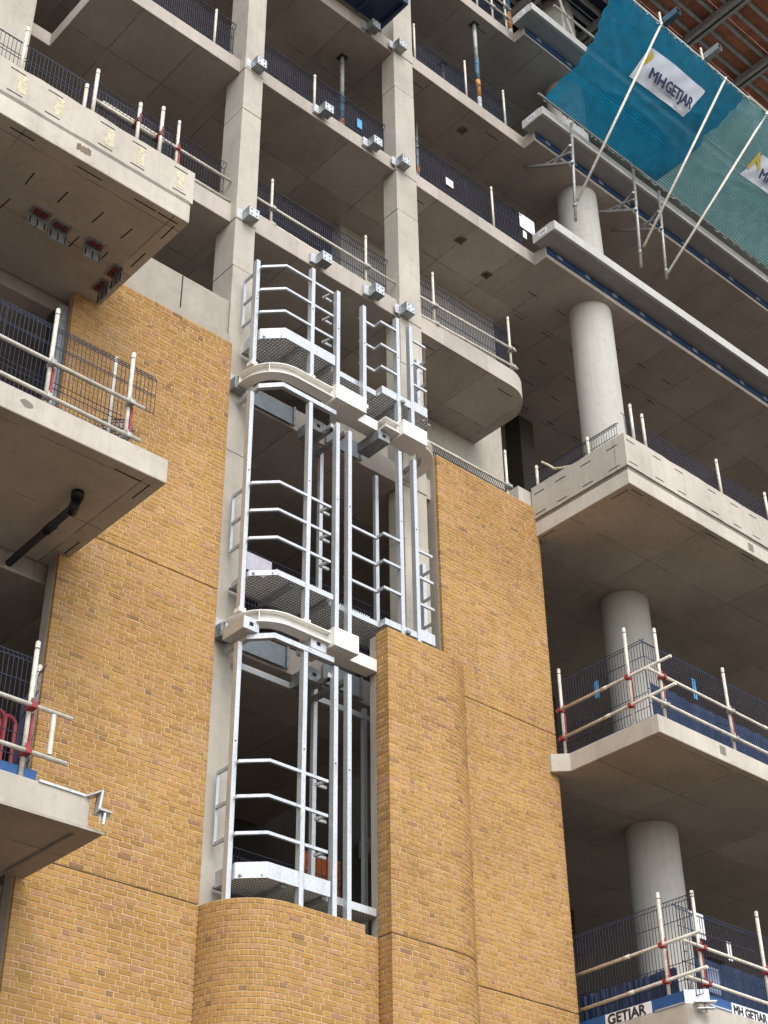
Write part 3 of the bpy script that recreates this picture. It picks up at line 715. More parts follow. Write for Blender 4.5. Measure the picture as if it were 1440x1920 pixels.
o = MB().box(11.6, 12.9, 16.06, 16.12, 11.02, 11.12).obj('steel_bar', 'galv', label='galvanised flat bar spanning the top of the lowest opening, left part', category='steel bar'); 
o = MB().box(13.2, 14.3, 16.06, 16.12, 11.0, 11.09).obj('steel_bar', 'galv', label='galvanised flat bar near the top of the lowest opening, beside the brick tower', category='steel bar')
for z, nm in ((16.0, 'upper'), (11.32, 'lower')):
    for x0, x1, w_ in ((11.75, 12.6, 'left'), (13.35, 14.1, 'right')):
        t_ = thing('hanger_plate', '%s of two grey hanger plates on the slab behind the %s white beam' % (w_, nm), 'steel plate', (x0, 16.15, z), 'grey hanger plates')
        MB().box(x0, x1, 16.14, 16.155, z+.08, z+.42).obj('plate', plain('blue_grey_plate', (.25, .29, .31), .5, .3) if 'blue_grey_plate' not in bpy.data.materials else bpy.data.materials['blue_grey_plate'], t_)
        MB().box(x1+.005, x1+.04, 16.10, 16.155, z+.05, z+.44).obj('stiffener', 'galv_dark', t_)

# ------------------------------------------------------------------ edge protection
def wires(p0, p1, z0, z1, fold=None, step=.062, r=.0052, hz=None):
    mb = MB(); p0 = Vector((*p0, 0)); p1 = Vector((*p1, 0)); L_ = (p1-p0).length; d = (p1-p0)/L_; n = max(2, int(L_/step))
    nb = Vector((d.y, -d.x, 0)) if fold is None else Vector(fold)
    for i in range(n+1):
        p = p0+d*(L_*i/n); a = p+Vector((0, 0, z0)); b = p+Vector((0, 0, z1-.09)); c_ = p+nb*.07+Vector((0, 0, z1))
        mb.tube(a, b, r, 4, False); mb.tube(b, c_, r, 4, False)
    H = hz or [z0, z0+.28, z0+.55, z1-.36, z1-.09]
    for z in H: mb.tube(p0+Vector((0, 0, z)), p1+Vector((0, 0, z)), r*1.25, 4, False)
    mb.tube(p0+nb*.07+Vector((0, 0, z1)), p1+nb*.07+Vector((0, 0, z1)), r*1.3, 4, False)
    return mb
def guard(label, posts=(), rails=(), panels=(), clamps='red', tube='tube', toe=(), signs=(), r=.030):
    P0 = posts[0] if posts else (panels[0][0][0], panels[0][0][1], panels[0][2], 0)
    t_ = thing('edge_guard', label, 'guard rail', (P0[0], P0[1], P0[2]), 'edge guards around the open floors')
    for (x, y, za, zb) in posts:
        mb = MB().tube((x, y, za), (x, y, zb), r, 12); mb.tube((x, y, zb), (x, y, zb+.012), r, 12, True, r*.7)
        p = mb.obj('post', tube, t_, smooth=True)
        MB().tube((x, y, zb-.10), (x, y, zb-.085), r*1.03, 12).obj('black_band', 'black', t_)
        for (a, b) in rails:
            a, b = Vector(a), Vector(b); ab = b-a; k = (Vector((x, y, 0))-Vector((a.x, a.y, 0))).dot(Vector((ab.x, ab.y, 0)))/max(1e-6, Vector((ab.x, ab.y, 0)).length_squared)
            if 0 <= k <= 1:
                q = a+ab*k
                if (Vector((q.x, q.y))-Vector((x, y))).length < .22 and za < q.z+.05:
                    e_ = .028; m_ = MB().box(min(q.x, x)-.036, max(q.x, x)+.036, min(q.y, y)-.04, max(q.y, y)+.036, q.z-.04, q.z+.036)
                    m_.box(x-.02, x+.02, y-.06, y-.045, q.z+.046, q.z+.12)
                    o = m_.obj('coupler', 'tube_steel' if clamps == 'red' and rnd.random() < .35 else clamps, t_); rough_edge(o, .015)
    for (x, y, za, zb) in (posts if clamps == 'red' and len(rails) > 1 else ()):
        zr = sorted(a[2]+(b[2]-a[2])*.3 for a, b in rails if min(a[0], b[0])-.2 <= x <= max(a[0], b[0])+.2 and min(a[1], b[1])-.25 <= y <= max(a[1], b[1])+.25)
        if len(zr) > 1 and za < zr[0]: MB().box(x+.034, x+.066, y-.02, y+.02, zr[0]+.05, zr[-1]-.05).obj('red_strap', 'red', t_)
    for (a, b) in rails:
        a, b = Vector(a), Vector(b)
        mb = MB().tube(a, b, r*.92, 12); m = a.lerp(b, .43); dd = (b-a).normalized()*.07
        mb.obj('rail', tube, t_, smooth=True)
        if (b-a).length > 2: MB().tube(m-dd, m+dd, r*1.12, 12).obj('sleeve', tube, t_, smooth=True)
    for pn in panels:
        a, b, za, zb = pn[:4]; fold = pn[4] if len(pn) > 4 else None
        A, B = Vector(a), Vector(b); L_ = (B-A).length; n = max(1, round(L_/2.3))
        for i in range(n):
            p = A.lerp(B, i/n); q = A.lerp(B, (i+1)/n-(.02/L_ if i < n-1 else 0))
            wires(tuple(p), tuple(q), za, zb, fold, *((.048, .0068) if clamps == 'tube_steel' else (.062, .0050))).obj('mesh_panel', 'wire', t_)
    for b in toe: MB().box(*b).obj('toe_board', 'blue', t_)
    for (b, m_) in signs: MB().box(*b).obj('notice', m_, t_)
    return t_
UPF = (0, 1, 0)
guard('edge guard of dark mesh between the square columns, upper of two', [(13.05, 16.3, 24.5, 25.55)], [], [((11.70, 16.5), (15.12, 16.5), 24.5, 25.7)], signs=[((14.36, 14.49, 16.47, 16.475, 25.13, 25.4), 'skyblue')], clamps='tube_steel', r=.028)
guard('edge guard with two pale tubes between the square columns, just above the steel cage', [(12.1, 16.32, 20.5, 21.8), (14.44, 16.32, 20.5, 21.86)], [((11.66, 16.24, 20.97), (15.14, 16.24, 20.97)), ((11.66, 16.24, 20.55), (15.14, 16.24, 20.49))], [((11.70, 16.5), (15.12, 16.5), 20.5, 21.7)], clamps='tube_steel', r=.027)
guard('edge guard of dark mesh right of the square column, by the rusty props', [(15.95, 16.3, 28.34, 29.7), (17.6, 16.3, 28.34, 29.75), (18.9, 16.3, 28.34, 29.72)], [], [((15.8, 16.5), (19.3, 16.5), 28.34, 29.5)], clamps='tube_steel', r=.027)
guard('edge guard of dark mesh with a white sheet at its right end', [(18.22, 16.3, 24.5, 25.88), (16.9, 16.9, 24.5, 25.2)], [], [((15.8, 16.5), (19.35, 16.5), 24.5, 25.9)], clamps='tube_steel', signs=[((19.30, 19.80, 16.46, 16.468, 25.50, 25.95), 'white'), ((19.38, 19.5, 16.46, 16.468, 25.2, 25.42), 'white'), ((16.94, 17.16, 16.46, 16.468, 25.22, 25.44), 'white')], r=.027)
guard('edge guard with two pale tubes on the slab with the rounded corner', [(16.22, 16.28, 20.5, 21.96), (18.42, 16.28, 20.5, 22.05)], [((15.75, 16.2, 20.97), (18.50, 16.2, 21.10)), ((15.75, 16.2, 20.48), (18.52, 16.2, 20.62))], [((15.78, 16.45), (18.5, 16.45), 20.5, 21.75)], clamps='tube_steel', r=.027)
guard('edge guard with steel tubes at the photo top, left of the topmost precast unit', [(18.75, 16.3, 32.2, 33.8), (19.25, 16.3, 32.2, 33.6), (18.2, 16.3, 32.2, 33.6)], [((16, 16.24, 33.2), (19.4, 16.24, 33.2)), ((16, 16.24, 32.75), (19.4, 16.24, 32.75))], [((16, 16.5), (19.38, 16.5), 32.2, 33.4)], clamps='tube_steel', r=.027)
guard('edge guard left of the left square column, behind the upper balcony', [(10.0, 16.4, 20.5, 21.9)], [((8.4, 16.36, 21.15), (11.18, 16.36, 21.14)), ((8.4, 16.36, 20.62), (11.18, 16.36, 20.62))], [((8.2, 16.6), (11.18, 16.6), 20.5, 21.75)], clamps='red')
guard('dark mesh edge guard at the photo top, left of the left square column', [(10.6, 16.4, 24.5, 25.64)], [], [((8.3, 16.6), (11.18, 16.6), 24.5, 25.8)], clamps='tube_steel', r=.027)
guard('edge guard with one bright tube above the right brick wall', [(18.28, 16.5, 16.5, 18.55)], [((15.75, 16.42, 17.62), (18.3, 16.42, 17.62))], [((15.8, 16.55), (18.35, 16.55), 16.5, 17.66)], clamps='tube_steel', r=.028)
guard('edge guard on the upper left balcony, dark mesh with five pale posts', [(5.78, 13.85, 17.36, 18.46), (6.85, 13.9, 17.36, 18.12), (6.97, 13.85, 17.36, 18.5), (7.74, 13.85, 17.36, 18.36), (8.14, 13.85, 17.36, 18.58)], [((7.0, 13.95, 17.98), (8.25, 13.95, 17.97))],
      [((3.3, 13.99), (8.42, 13.99), 17.38, 18.36, (0, .9, .1))], clamps='dullred')
guard('edge guard on the middle left balcony, two pale tubes with red couplers', [(6.96, 13.98, 12.02, 13.80), (8.16, 13.98, 12.02, 13.72), (8.05, 14.25, 12.02, 13.76)], [((3, 13.90, 12.87), (8.36, 13.90, 12.82)), ((3, 13.90, 12.33), (8.34, 13.90, 12.27))],
      [((4.0, 14.05), (8.60, 14.05), 12.95, 13.62, (0, .9, .1)), ((4.0, 14.08), (8.12, 14.08), 12.05, 13.05, (0, .9, .1))])
guard('edge guard on the lowest left balcony, pale tubes in front of red barriers', [(7.53, 14.38, 7.40, 9.15), (7.72, 14.62, 7.40, 9.0)], [((3, 14.28, 8.28), (8.04, 14.28, 8.27)), ((3, 14.28, 7.71), (8.03, 14.28, 7.70))],
      [((4.4, 14.46), (7.60, 14.46), 7.42, 9.0, (0, .9, .1)), ((7.66, 14.46), (7.90, 15.3), 7.42, 8.95, (.9, 0, .1))], toe=[(3, 7.50, 14.40, 14.415, 7.41, 7.56), (7.56, 7.74, 14.40, 14.415, 7.41, 7.56)])
MB().tube((7.80, 14.28, 7.74), (7.80, 14.28, 8.24), .03, 12).obj('upright_tube', 'tube', label='short pale upright tube linking the two rails of the lowest left guard', category='scaffold tube')
guard('edge guard round the corner of the upper right balcony', [(18.62, 16.0, 17.43, 18.05), (18.6, 14.65, 17.4, 17.96), (18.92, 13.8, 17.43, 18.42), (19.26, 13.8, 17.43, 18.36), (21.55, 13.8, 17.43, 18.40), (23.12, 13.8, 17.43, 18.32), (25, 13.8, 17.4, 18.3)], [],
      [((18.66, 16.2), (18.66, 13.98), 17.40, 17.98, (.9, 0, .1)), ((18.8, 13.88), (26, 13.88), 17.43, 18.25, UPF)], r=.03)
guard('edge guard round the corner of the middle right balcony, with crossing pale tubes', [(18.66, 15.92, 11.69, 13.46), (18.66, 14.36, 11.69, 13.62), (18.88, 13.88, 11.69, 13.48), (20.75, 13.88, 11.69, 13.38), (22.9, 13.88, 11.69, 13.4)],
      [((18.60, 16.0, 12.62), (18.60, 13.40, 12.64)), ((18.60, 16.0, 12.07), (18.60, 13.38, 12.11)), ((18.44, 13.80, 12.52), (26, 13.80, 12.42)), ((18.44, 13.80, 11.98), (26, 13.80, 11.92))],
      [((18.72, 16.1), (18.72, 14.05), 11.72, 13.32, (.9, 0, .1)), ((18.62, 13.96), (26, 13.96), 11.72, 13.24, UPF)], toe=[(18.70, 18.712, 14.0, 15.9, 11.70, 11.80), ],
      signs=[((18.755, 18.76, 15.12, 15.22, 12.62, 12.95), 'skyblue'), ((19.95, 20.05, 14.0, 14.006, 12.55, 12.95), 'skyblue')])
guard('edge guard round the corner of the lowest right balcony, pale tubes above lettered boards', [(18.66, 14.30, 7.0, 8.80), (19.0, 13.9, 7.0, 8.80), (20.66, 13.9, 7.0, 8.86), (18.95, 14.12, 7.0, 7.98)],
      [((18.60, 16.1, 7.93), (18.60, 13.53, 7.97)), ((18.60, 16.1, 7.37), (18.60, 13.50, 7.42)), ((18.50, 13.80, 7.88), (26, 13.80, 7.80)), ((18.50, 13.80, 7.33), (26, 13.80, 7.26))],
      [((18.72, 16.15), (18.72, 13.72), 7.10, 8.66, (.9, 0, .1)), ((18.66, 13.98), (26, 13.98), 7.10, 8.56, UPF)],
      signs=[((18.98, 19.34, 13.99, 13.996, 8.12, 8.52), 'white'), ((19.85, 19.97, 13.99, 13.996, 7.92, 8.22), 'white'), ((19.3, 19.6, 14.02, 14.026, 7.32, 7.72), plain('pale_blue_sheet', (.25, .3, .42)))])
# blue sheeting hung behind the mesh inside the right hand balconies
for (b, lab) in (((19.0, 27, 14.20, 14.22, 11.70, 12.62), 'navy sheeting behind the mesh of the middle right balcony'), ((19.25, 27, 14.20, 14.22, 7.07, 7.92), 'navy sheeting behind the mesh of the lowest right balcony'),
                 ((19.2, 27, 14.1, 14.12, 17.0, 17.75), 'navy sheeting behind the mesh of the upper right balcony'), ((18.92, 18.94, 14.3, 16.3, 7.07, 7.70), 'navy sheeting behind the side mesh of the lowest right balcony')):
    x0, x1, y0, y1, z0, z1 = b; n = 60; mb = MB(); r = random.Random(int(z0*10))
    for i in range(n+1):
        if x1-x0 > 1: X = x0+(x1-x0)*i/n; mb.v += [(X, y0+r.uniform(-.02, .03), z0), (X, y0+r.uniform(-.02, .03), z1+r.uniform(-.02, .02))]
        else: Y = y0+(y1-y0)*i/n; mb.v += [(x0+r.uniform(-.02, .03), Y, z0), (x0+r.uniform(-.02, .03), Y, z1+r.uniform(-.02, .02))]
    for i in range(n): mb.f.append((2*i, 2*i+2, 2*i+3, 2*i+1))
    mb.obj('sheeting', 'navy', label=lab, category='sheeting', group='navy sheeting behind guard mesh')

# lettered boards at the lowest right balcony
def text_mesh(body, size, name, mat, parent, M4, bold=.012, sx=1.0):
    thick = bold*1.0; bold = 0
    cu = bpy.data.curves.new(name, 'FONT'); cu.body = body; cu.size = size; cu.offset = bold; cu.extrude = .002; cu.align_x = 'LEFT'
    tmp = bpy.data.objects.new('tmp', cu); C.objects.link(tmp); bpy.context.view_layer.update()
    dg = bpy.context.evaluated_depsgraph_get(); me = bpy.data.meshes.new_from_object(tmp.evaluated_get(dg)); bpy.data.objects.remove(tmp)
    me.materials.clear(); me.materials.append(M[mat]); me.transform(Matrix.Diagonal((sx, 1, 1, 1)))
    import bmesh
    bm = bmesh.new()
    for dx, dy, dz in ((0, 0, 0), (thick, 0, .0006), (-thick, 0, .0012), (0, thick, .0018), (0, -thick, .0024)):
        m2 = me.copy(); m2.transform(Matrix.Translation((dx, dy, dz))); bm.from_mesh(m2)
    bm.to_mesh(me); bm.free(); me.transform(M4)
    return link(name, me, parent)
def frame(o, ex, ey): 
    ex, ey = Vector(ex).normalized(), Vector(ey).normalized(); ez = ex.cross(ey)
    m = Matrix((ex, ey, ez)).transposed().to_4x4(); m.translation = Vector(o); return m
t_ = thing('lettered_banner', 'blue board with white GETJAR panel along the side of the lowest right balcony', 'banner', (18.64, 15.9, 7.07))
MB().box(18.63, 18.645, 14.02, 16.1, 7.0, 7.20).obj('blue_board', 'blue', t_)
MB().box(18.618, 18.628, 14.63, 15.55, 7.01, 7.19).obj('white_panel', 'white', t_)
text_mesh('GETJAR', .215, 'lettering', 'blackprint', t_, frame((18.613, 15.50, 7.025), (0, -1, 0), (0, 0, 1)), .006, 1.05)
t_ = thing('lettered_banner', 'blue board with white GETJAR panel along the front of the lowest right balcony', 'banner', (19.4, 13.85, 7.07))
MB().box(19.1, 26, 13.90, 13.915, 7.0, 7.20).obj('blue_board', 'blue', t_)
MB().box(19.62, 20.62, 13.885, 13.897, 7.01, 7.19).obj('white_panel', 'white', t_)
text_mesh('MH GETJAR', .19, 'lettering', 'blackprint', t_, frame((19.65, 13.882, 7.025), (1, 0, 0), (0, 0, 1)), .006, .85)

# galvanised fixing at corner of lowest right balcony, and on lowest left balcony
t_ = thing('corner_bracket', 'shiny galvanised bracket on the corner of the lowest right balcony', 'steel bracket', (18.7, 13.85, 6.95))
o = MB().quadbox([(18.60, 13.98, 7.0), (18.86, 13.72, 7.0), (18.875, 13.735, 7.0), (18.615, 13.995, 7.0), (18.60, 13.98, 7.2), (18.86, 13.72, 7.2), (18.875, 13.735, 7.2), (18.615, 13.995, 7.2)]).obj('back_plate', 'galv', t_)
MB().bar((18.60, 13.82, 6.97), (18.84, 13.60, 6.97), .14, .02).obj('seat_plate', 'galv', t_)
MB().bar((18.64, 13.80, 6.88), (18.82, 13.62, 6.88), .10, .015).obj('seat_plate', 'galv', t_)
MB().tube((18.73, 13.71, 6.82), (18.73, 13.71, 7.0), .02, 8).obj('bolt', 'galv_dark', t_)
MB().box(18.585, 18.598, 14.0, 14.55, 7.0, 7.02).obj('fixing_strip', 'galv', t_)
MB().box(18.95, 19.5, 13.80, 13.815, 7.0, 7.02).obj('fixing_strip', 'galv', t_)
t_ = thing('corner_bracket', 'shiny galvanised hooked bracket on the corner of the lowest left balcony', 'steel bracket', (8.41, 14.3, 7.4))
MB().bar((7.72, 14.29, 7.405), (8.33, 14.29, 7.40), .02, .03).obj('fixing_strip', 'galv', t_)
MB().quadbox([(8.33, 14.27, 7.385), (8.46, 14.12, 7.44), (8.50, 14.30, 7.44), (8.40, 14.40, 7.385), (8.33, 14.27, 7.40), (8.46, 14.12, 7.455), (8.50, 14.30, 7.455), (8.40, 14.40, 7.40)]).obj('bent_plate', 'galv', t_)
MB().quadbox([(8.415, 14.12, 7.21), (8.445, 14.12, 7.21), (8.50, 14.32, 7.21), (8.47, 14.32, 7.21), (8.44, 14.12, 7.44), (8.465, 14.12, 7.44), (8.52, 14.32, 7.44), (8.49, 14.32, 7.44)]).obj('web_plate', 'galv', t_)
MB().quadbox([(8.41, 14.08, 7.185), (8.60, 14.12, 7.20), (8.62, 14.26, 7.20), (8.44, 14.26, 7.185), (8.41, 14.08, 7.205), (8.60, 14.12, 7.22), (8.62, 14.26, 7.22), (8.44, 14.26, 7.205)]).obj('seat_plate', 'galv', t_)
MB().quadbox([(8.46, 14.14, 7.08), (8.48, 14.14, 7.08), (8.60, 14.16, 7.17), (8.44, 14.16, 7.17), (8.46, 14.15, 7.18), (8.48, 14.15, 7.18), (8.60, 14.17, 7.184), (8.44, 14.17, 7.184)]).obj('gusset', 'galv_dark', t_)
MB().tube((8.50, 14.13, 7.04), (8.51, 14.13, 7.184), .018, 8).obj('bolt', 'galv', t_)

# red barriers and blue mesh stacks
for i, (x, y) in enumerate(((7.22, 14.72), (7.39, 14.78))):
    pts = [Vector((x-.0, y, 7.42))]+[Vector((x+.10-.10*math.cos(a), y, 8.22+.10*math.sin(a))) for a in [k*PI/8 for k in range(0, 9)]]+[Vector((x+.2, y, 7.42))]
    mb = MB()
    for a, b in zip(pts, pts[1:]): mb.tube(a, b, .028, 8)
    mb.obj('hoop_barrier', 'red', label='bright red hoop on the lowest left balcony, %s of two' % ('left' if i == 0 else 'right'), category='barrier', group='red hoops on the lowest left balcony')
t_ = thing('mesh_panel_stack', 'leaning stack of spare blue mesh panels at the end of the middle left balcony', 'mesh stack', (7.9, 14.6, 12.02))
for i in range(5):
    mb = MB(); a = Vector((7.72+.05*i, 14.5+.04*i, 12.03)); d = Vector((.42, .18, .98)); e = Vector((.55, -.5, 0)).normalized()
    for k in range(10): mb.tube(a+e*k*.045, a+e*k*.045+d*1.0, .006, 4, False)
    for k in range(5): mb.tube(a+d*k*.24, a+d*k*.24+e*.42, .007, 4, False)
    mb.obj('mesh_panel', 'blue' if i % 2 else 'wire', t_)
MB().tube((8.14, 14.1, 12.56), (8.14, 14.62, 12.60), .03, 12).obj('stub_tube', 'tube', label='short pale tube end pointing inward on the middle left guard', category='scaffold tube')

# brackets under the upper left balcony
for i, (x, y, a) in enumerate(((6.92, 14.84, 0), (7.29, 14.88, 0), (7.87, 14.86, 0), (8.32, 15.22, PI/2), (8.34, 15.62, PI/2))):
    t_ = thing('soffit_bracket', 'red capped bracket under the upper left balcony, %s' % ['first from the left', 'second from the left', 'third from the left', 'fourth, turned sideways', 'fifth, nearest the brick wall'][i], 'steel bracket', (x, y, 16.3), 'brackets under the upper left balcony')
    t_.rotation_euler = (0, 0, -a)
    def loc(mb, nm, mt):
        o = mb.obj(nm, mt); o.parent = t_; return o
    loc(MB().box(-.15, .15, .121, .133, -.26, -.002), 'plate', 'galv_dark')
    loc(MB().box(-.15, .15, -.02, .12, -.016, -.002), 'flange', 'galv_dark')
    for s in (-.06, .06): loc(MB().box(s-.045, s+.045, .015, .09, -.045, -.018), 'red_cap', M['dullred'])
    for s in (-.12, 0, .12): loc(MB().box(s-.01, s+.01, .117, .1205, -.24, -.10), 'slot', 'recess')
# drain pipe under the middle left balcony
t_ = thing('drain_pipe', 'black drain pipe running under the middle left balcony', 'pipe', (7.9, 14.6, 11.6))
pp = [(7.93, 14.62, 11.64), (7.93, 14.62, 11.55)]
MB().tube(*pp, .085, 20).obj('outlet', 'black', t_, smooth=True)
MB().tube((7.94, 14.66, 11.52), (8.0, 14.85, 11.47), .07, 16).obj('elbow', 'black', t_, smooth=True)
MB().tube((7.96, 14.76, 11.49), (8.08, 20, 11.40), .055, 16).obj('pipe', 'black', t_, smooth=True)
for y in (15.25, 16.8, 18.6): MB().tube((7.972+.02*(y-15), y, 11.485-.017*(y-15)), (7.972+.02*(y-15), y+.18, 11.482-.017*(y-15)), .066, 16).obj('coupling', 'black', t_, smooth=True)
MB().tube((7.99, 14.84, 11.48), (7.995, 14.87, 11.48), .064, 16).obj('steel_band', 'galv', t_)
# dark steel post beside left brick wall
t_ = thing('steel_stanchion', 'dark steel stanchion at the left end of the upper brick wall', 'steel column', (8.35, 16.5, 12))
MB().box(8.05, 8.10, 16.2, 16.5, 11.81, 16.04).obj('flange', 'darksteel', t_); MB().box(8.10, 8.17, 16.3, 16.32, 11.81, 16.04).obj('web', 'darksteel', t_)
MB().box(8.02, 8.19, 16.1, 16.14, 11.81, 16.04).obj('flange', 'galv_dark', t_)

# props
def prop(label, x, y, z0, z1, rust):
    t_ = thing('steel_prop', label, 'prop', (x, y, z0), 'telescopic props')
    h = z1-z0
    MB().box(x-.10, x+.10, y-.10, y+.10, z1-.012, z1-.002).obj('head_plate', 'darksteel', t_)
    MB().tube((x, y, z0+h*.62), (x, y, z1-.014), .05, 14).obj('inner_tube', 'propgrey', t_, smooth=True)
    MB().tube((x, y, z0+h*.56), (x, y, z0+h*.62), .066, 14).obj('collar', 'propblue', t_)
    MB().tube((x, y, z0+h*.40), (x, y, z0+h*.56), .06, 14).obj('outer_tube', 'propblue', t_, smooth=True)
    MB().tube((x, y, z0+h*.22), (x, y, z0+h*.40), .0605, 14).obj('rusty_sleeve', 'rust', t_, smooth=True)
    MB().tube((x, y, z0+.012), (x, y, z0+h*.22), .06, 14).obj('outer_tube', 'propgrey', t_, smooth=True)
    MB().box(x-.10, x+.10, y-.10, y+.10, z0+.001, z0+.011).obj('base_plate', 'darksteel', t_)
prop('rusty telescopic prop between the two square columns', 14.42, 17.05, 24.5, 27.95, 1)
prop('rusty telescopic prop behind the top guard, right of the right square column', 18.25, 16.5, 28.34, 31.86, 1)
prop('thin blue and orange prop further inside, left of the tall rusty prop', 18.5, 17.9, 28.34, 31.86, 1)
prop('orange topped prop at the top edge of the photo beside the topmost precast unit', 19.75, 16.6, 32.2, 36, 1)
MB().bar((17.85, 17.3, 28.5), (18.45, 17.6, 30.6), .05, .05).obj('brace_tube', 'tube', label='slanting pale tube left of the tall rusty prop', category='scaffold tube')

for i, (x, y, z0, z1, lb) in enumerate(((13.6, 19.0, 20.5, 24.14, 'slim prop deep inside the floor between the two square columns'), (16.9, 17.3, 24.5, 27.95, 'slim prop inside the floor right of the right square column'), (20.6, 18.2, 11.69, 16.3, 'slim prop behind the round column of the middle right balcony'), (6.2, 17.6, 11.8, 16.05, 'slim prop in the dark left loggia behind the mesh'))):
    t_ = thing('slim_prop', lb, 'prop', (x, y, z0))
    MB().tube((x, y, z0), (x, y, z1), .035, 10).obj('tube', 'propgrey' if i % 2 else 'propblue', t_, smooth=True); MB().tube((x, y, (z0+z1)/2), (x, y, (z0+z1)/2+.15), .05, 10).obj('collar', 'rust', t_)
o = MB().prism([(18.0, 16.8), (18.75, 16.8), (18.75, 17.3), (18.0, 17.3)], 24.51, 24.85).obj('wrapped_bundle', 'white', label='pale wrapped bundle behind the mesh left of the white sheet', category='bundle'); rough_edge(o, .12)
# blue loading tray at the top edge
t_ = thing('loading_tray', 'dark blue loading tray at the photo top, left of the right square column', 'loading tray', (13.4, 15.9, 28.45))
MB().box(11.7, 14.72, 15.32, 16.19, 28.50, 28.56).obj('floor_sheet', 'navy', t_)
for x in (12.2, 12.9, 13.5, 14.1): MB().box(x-.035, x+.035, 15.36, 16.19, 28.44, 28.499).obj('bearer', plain('tray_blue', (.018, .06, .15)) if 'tray_blue' not in bpy.data.materials else bpy.data.materials['tray_blue'], t_)
MB().box(11.7, 14.72, 15.26, 15.318, 28.38, 28.95).obj('front_edge', 'navy', t_); MB().box(14.722, 14.80, 15.26, 16.19, 28.38, 28.9).obj('side_edge', 'navy', t_)

# ------------------------------------------------------------------ catch nets
ZL, YL, ZT, YT = 28.40, 15.12, 30.90, 13.0
def net(label, cx, m_sheet, m_str, lowx, topx, nu, nv, sag, seed, leftbow):
    t_ = thing('catch_net', label, 'safety net', (lowx[0], YL, ZL), 'safety nets on the scaffold fan')
    r = random.Random(seed); ph = [r.uniform(0, 6) for _ in range(6)]
    def P(u, v, off=0):
        xl = lowx[0]+(lowx[1]-lowx[0])*u; xt = topx[0]+(topx[1]-topx[0])*u
        x = xl+(xt-xl)*v+leftbow*math.sin(PI*v)*(1-u)**3
        x += (.03*math.sin(23*v+ph[5])+.02*math.sin(61*v))*(1-u)**12
        y = YL+(YT-YL)*v; z = ZL+(ZT-ZL)*v
        s = math.sin(PI*v)*sag*(.6+.4*math.sin(PI*u)); w_ = .07*math.sin(6*u+ph[0]+4*v)+.05*math.exp(-(math.sin(4.5*u+3.2*v+ph[3])/.16)**2)+.04*math.exp(-(math.sin(3.1*u-5.2*v+ph[4])/.12)**2)+.035*math.sin(7*u+ph[0]+3*v)+.02*math.sin(17*u+ph[1]-5*v)+.03*math.sin(5*v*2+ph[2]+4*u)
        s += .16*math.exp(-((v-.22-.10*math.sin(2.6*u+.4))/.05)**2)*math.sin(PI*u)*(1 if nu < 100 else .3)
        edge = .05*abs(math.sin(nu/9*PI*u))*(max(0, v-.9)*10)**2
        n = Vector((0, -.76, -.65)); q = Vector((x, y, z))+n*(s+w_*math.sin(PI*v)+off); q.z -= edge
        return q
    NU, NV = 90, 46; mb = MB(); mb.v = [tuple(P(i/NU, j/NV)) for j in range(NV+1) for i in range(NU+1)]
    mb.f = [(j*(NU+1)+i, j*(NU+1)+i+1, (j+1)*(NU+1)+i+1, (j+1)*(NU+1)+i) for j in range(NV) for i in range(NU)]
    me = mb.mesh('debris_sheet', m_sheet, False)
    for p in me.polygons: p.use_smooth = True
    link('debris_sheet', me, t_)
    mb = MB()
    def ribbon(pts, wd, dirv):
        i0 = len(mb.v)
        for k, p in enumerate(pts):
            d = (pts[min(k+1, len(pts)-1)]-pts[max(k-1, 0)]).normalized(); s_ = d.cross(Vector((0, -.76, -.65))).normalized()*wd/2
            mb.v += [tuple(p-s_), tuple(p+s_)]
        for k in range(len(pts)-1): a = i0+2*k; mb.f.append((a, a+1, a+3, a+2))
    for i in range(nu+1): ribbon([P(i/nu, k/46, .016) for k in range(47)], .013, 0)
    for j in range(nv+1): ribbon([P(k/110, j/nv, .018) for k in range(111)], .013, 0)
    me = mb.mesh('net_strands', m_str, False); link('net_strands', me, t_, kind='stuff')
    # lacing cord along lower edge and top edge
    for v, nm in ((0, 'lower_cord'), (1, 'upper_cord'), ):
        mb = MB(); pts = []
        for k in range(121):
            q = P(k/120, v); q += Vector((0, r.uniform(-.02, .02), .03*math.sin(k*1.3)+r.uniform(-.02, .02))); pts.append(q)
        for a, b in zip(pts, pts[1:]): mb.tube(a, b, .012, 5, False)
        mb.obj(nm, 'cord', t_)
    for v in (.5,):
        mb = MB(); pts = [P(k/60, .52, .012) for k in range(61)]
        for a, b in zip(pts, pts[1:]): mb.tube(a, b, .008, 4, False)
        mb.obj('seam', 'cord' if 'teal' in m_str else 'strand_blue', t_)
    return P, t_
P1, n1 = net('bright blue safety net fan carrying the white GETJAR banner', 0, 'net_blue', 'strand_blue', (18.88, 22.9), (19.35, 24.55), 72, 54, .26, 3, .26)
P2, n2 = net('paler green-blue safety net overlapping the right edge of the bright blue one', 0, 'net_teal', 'strand_teal', (22.35, 31.0), (24.35, 32.0), 128, 54, .30, 5, .25)
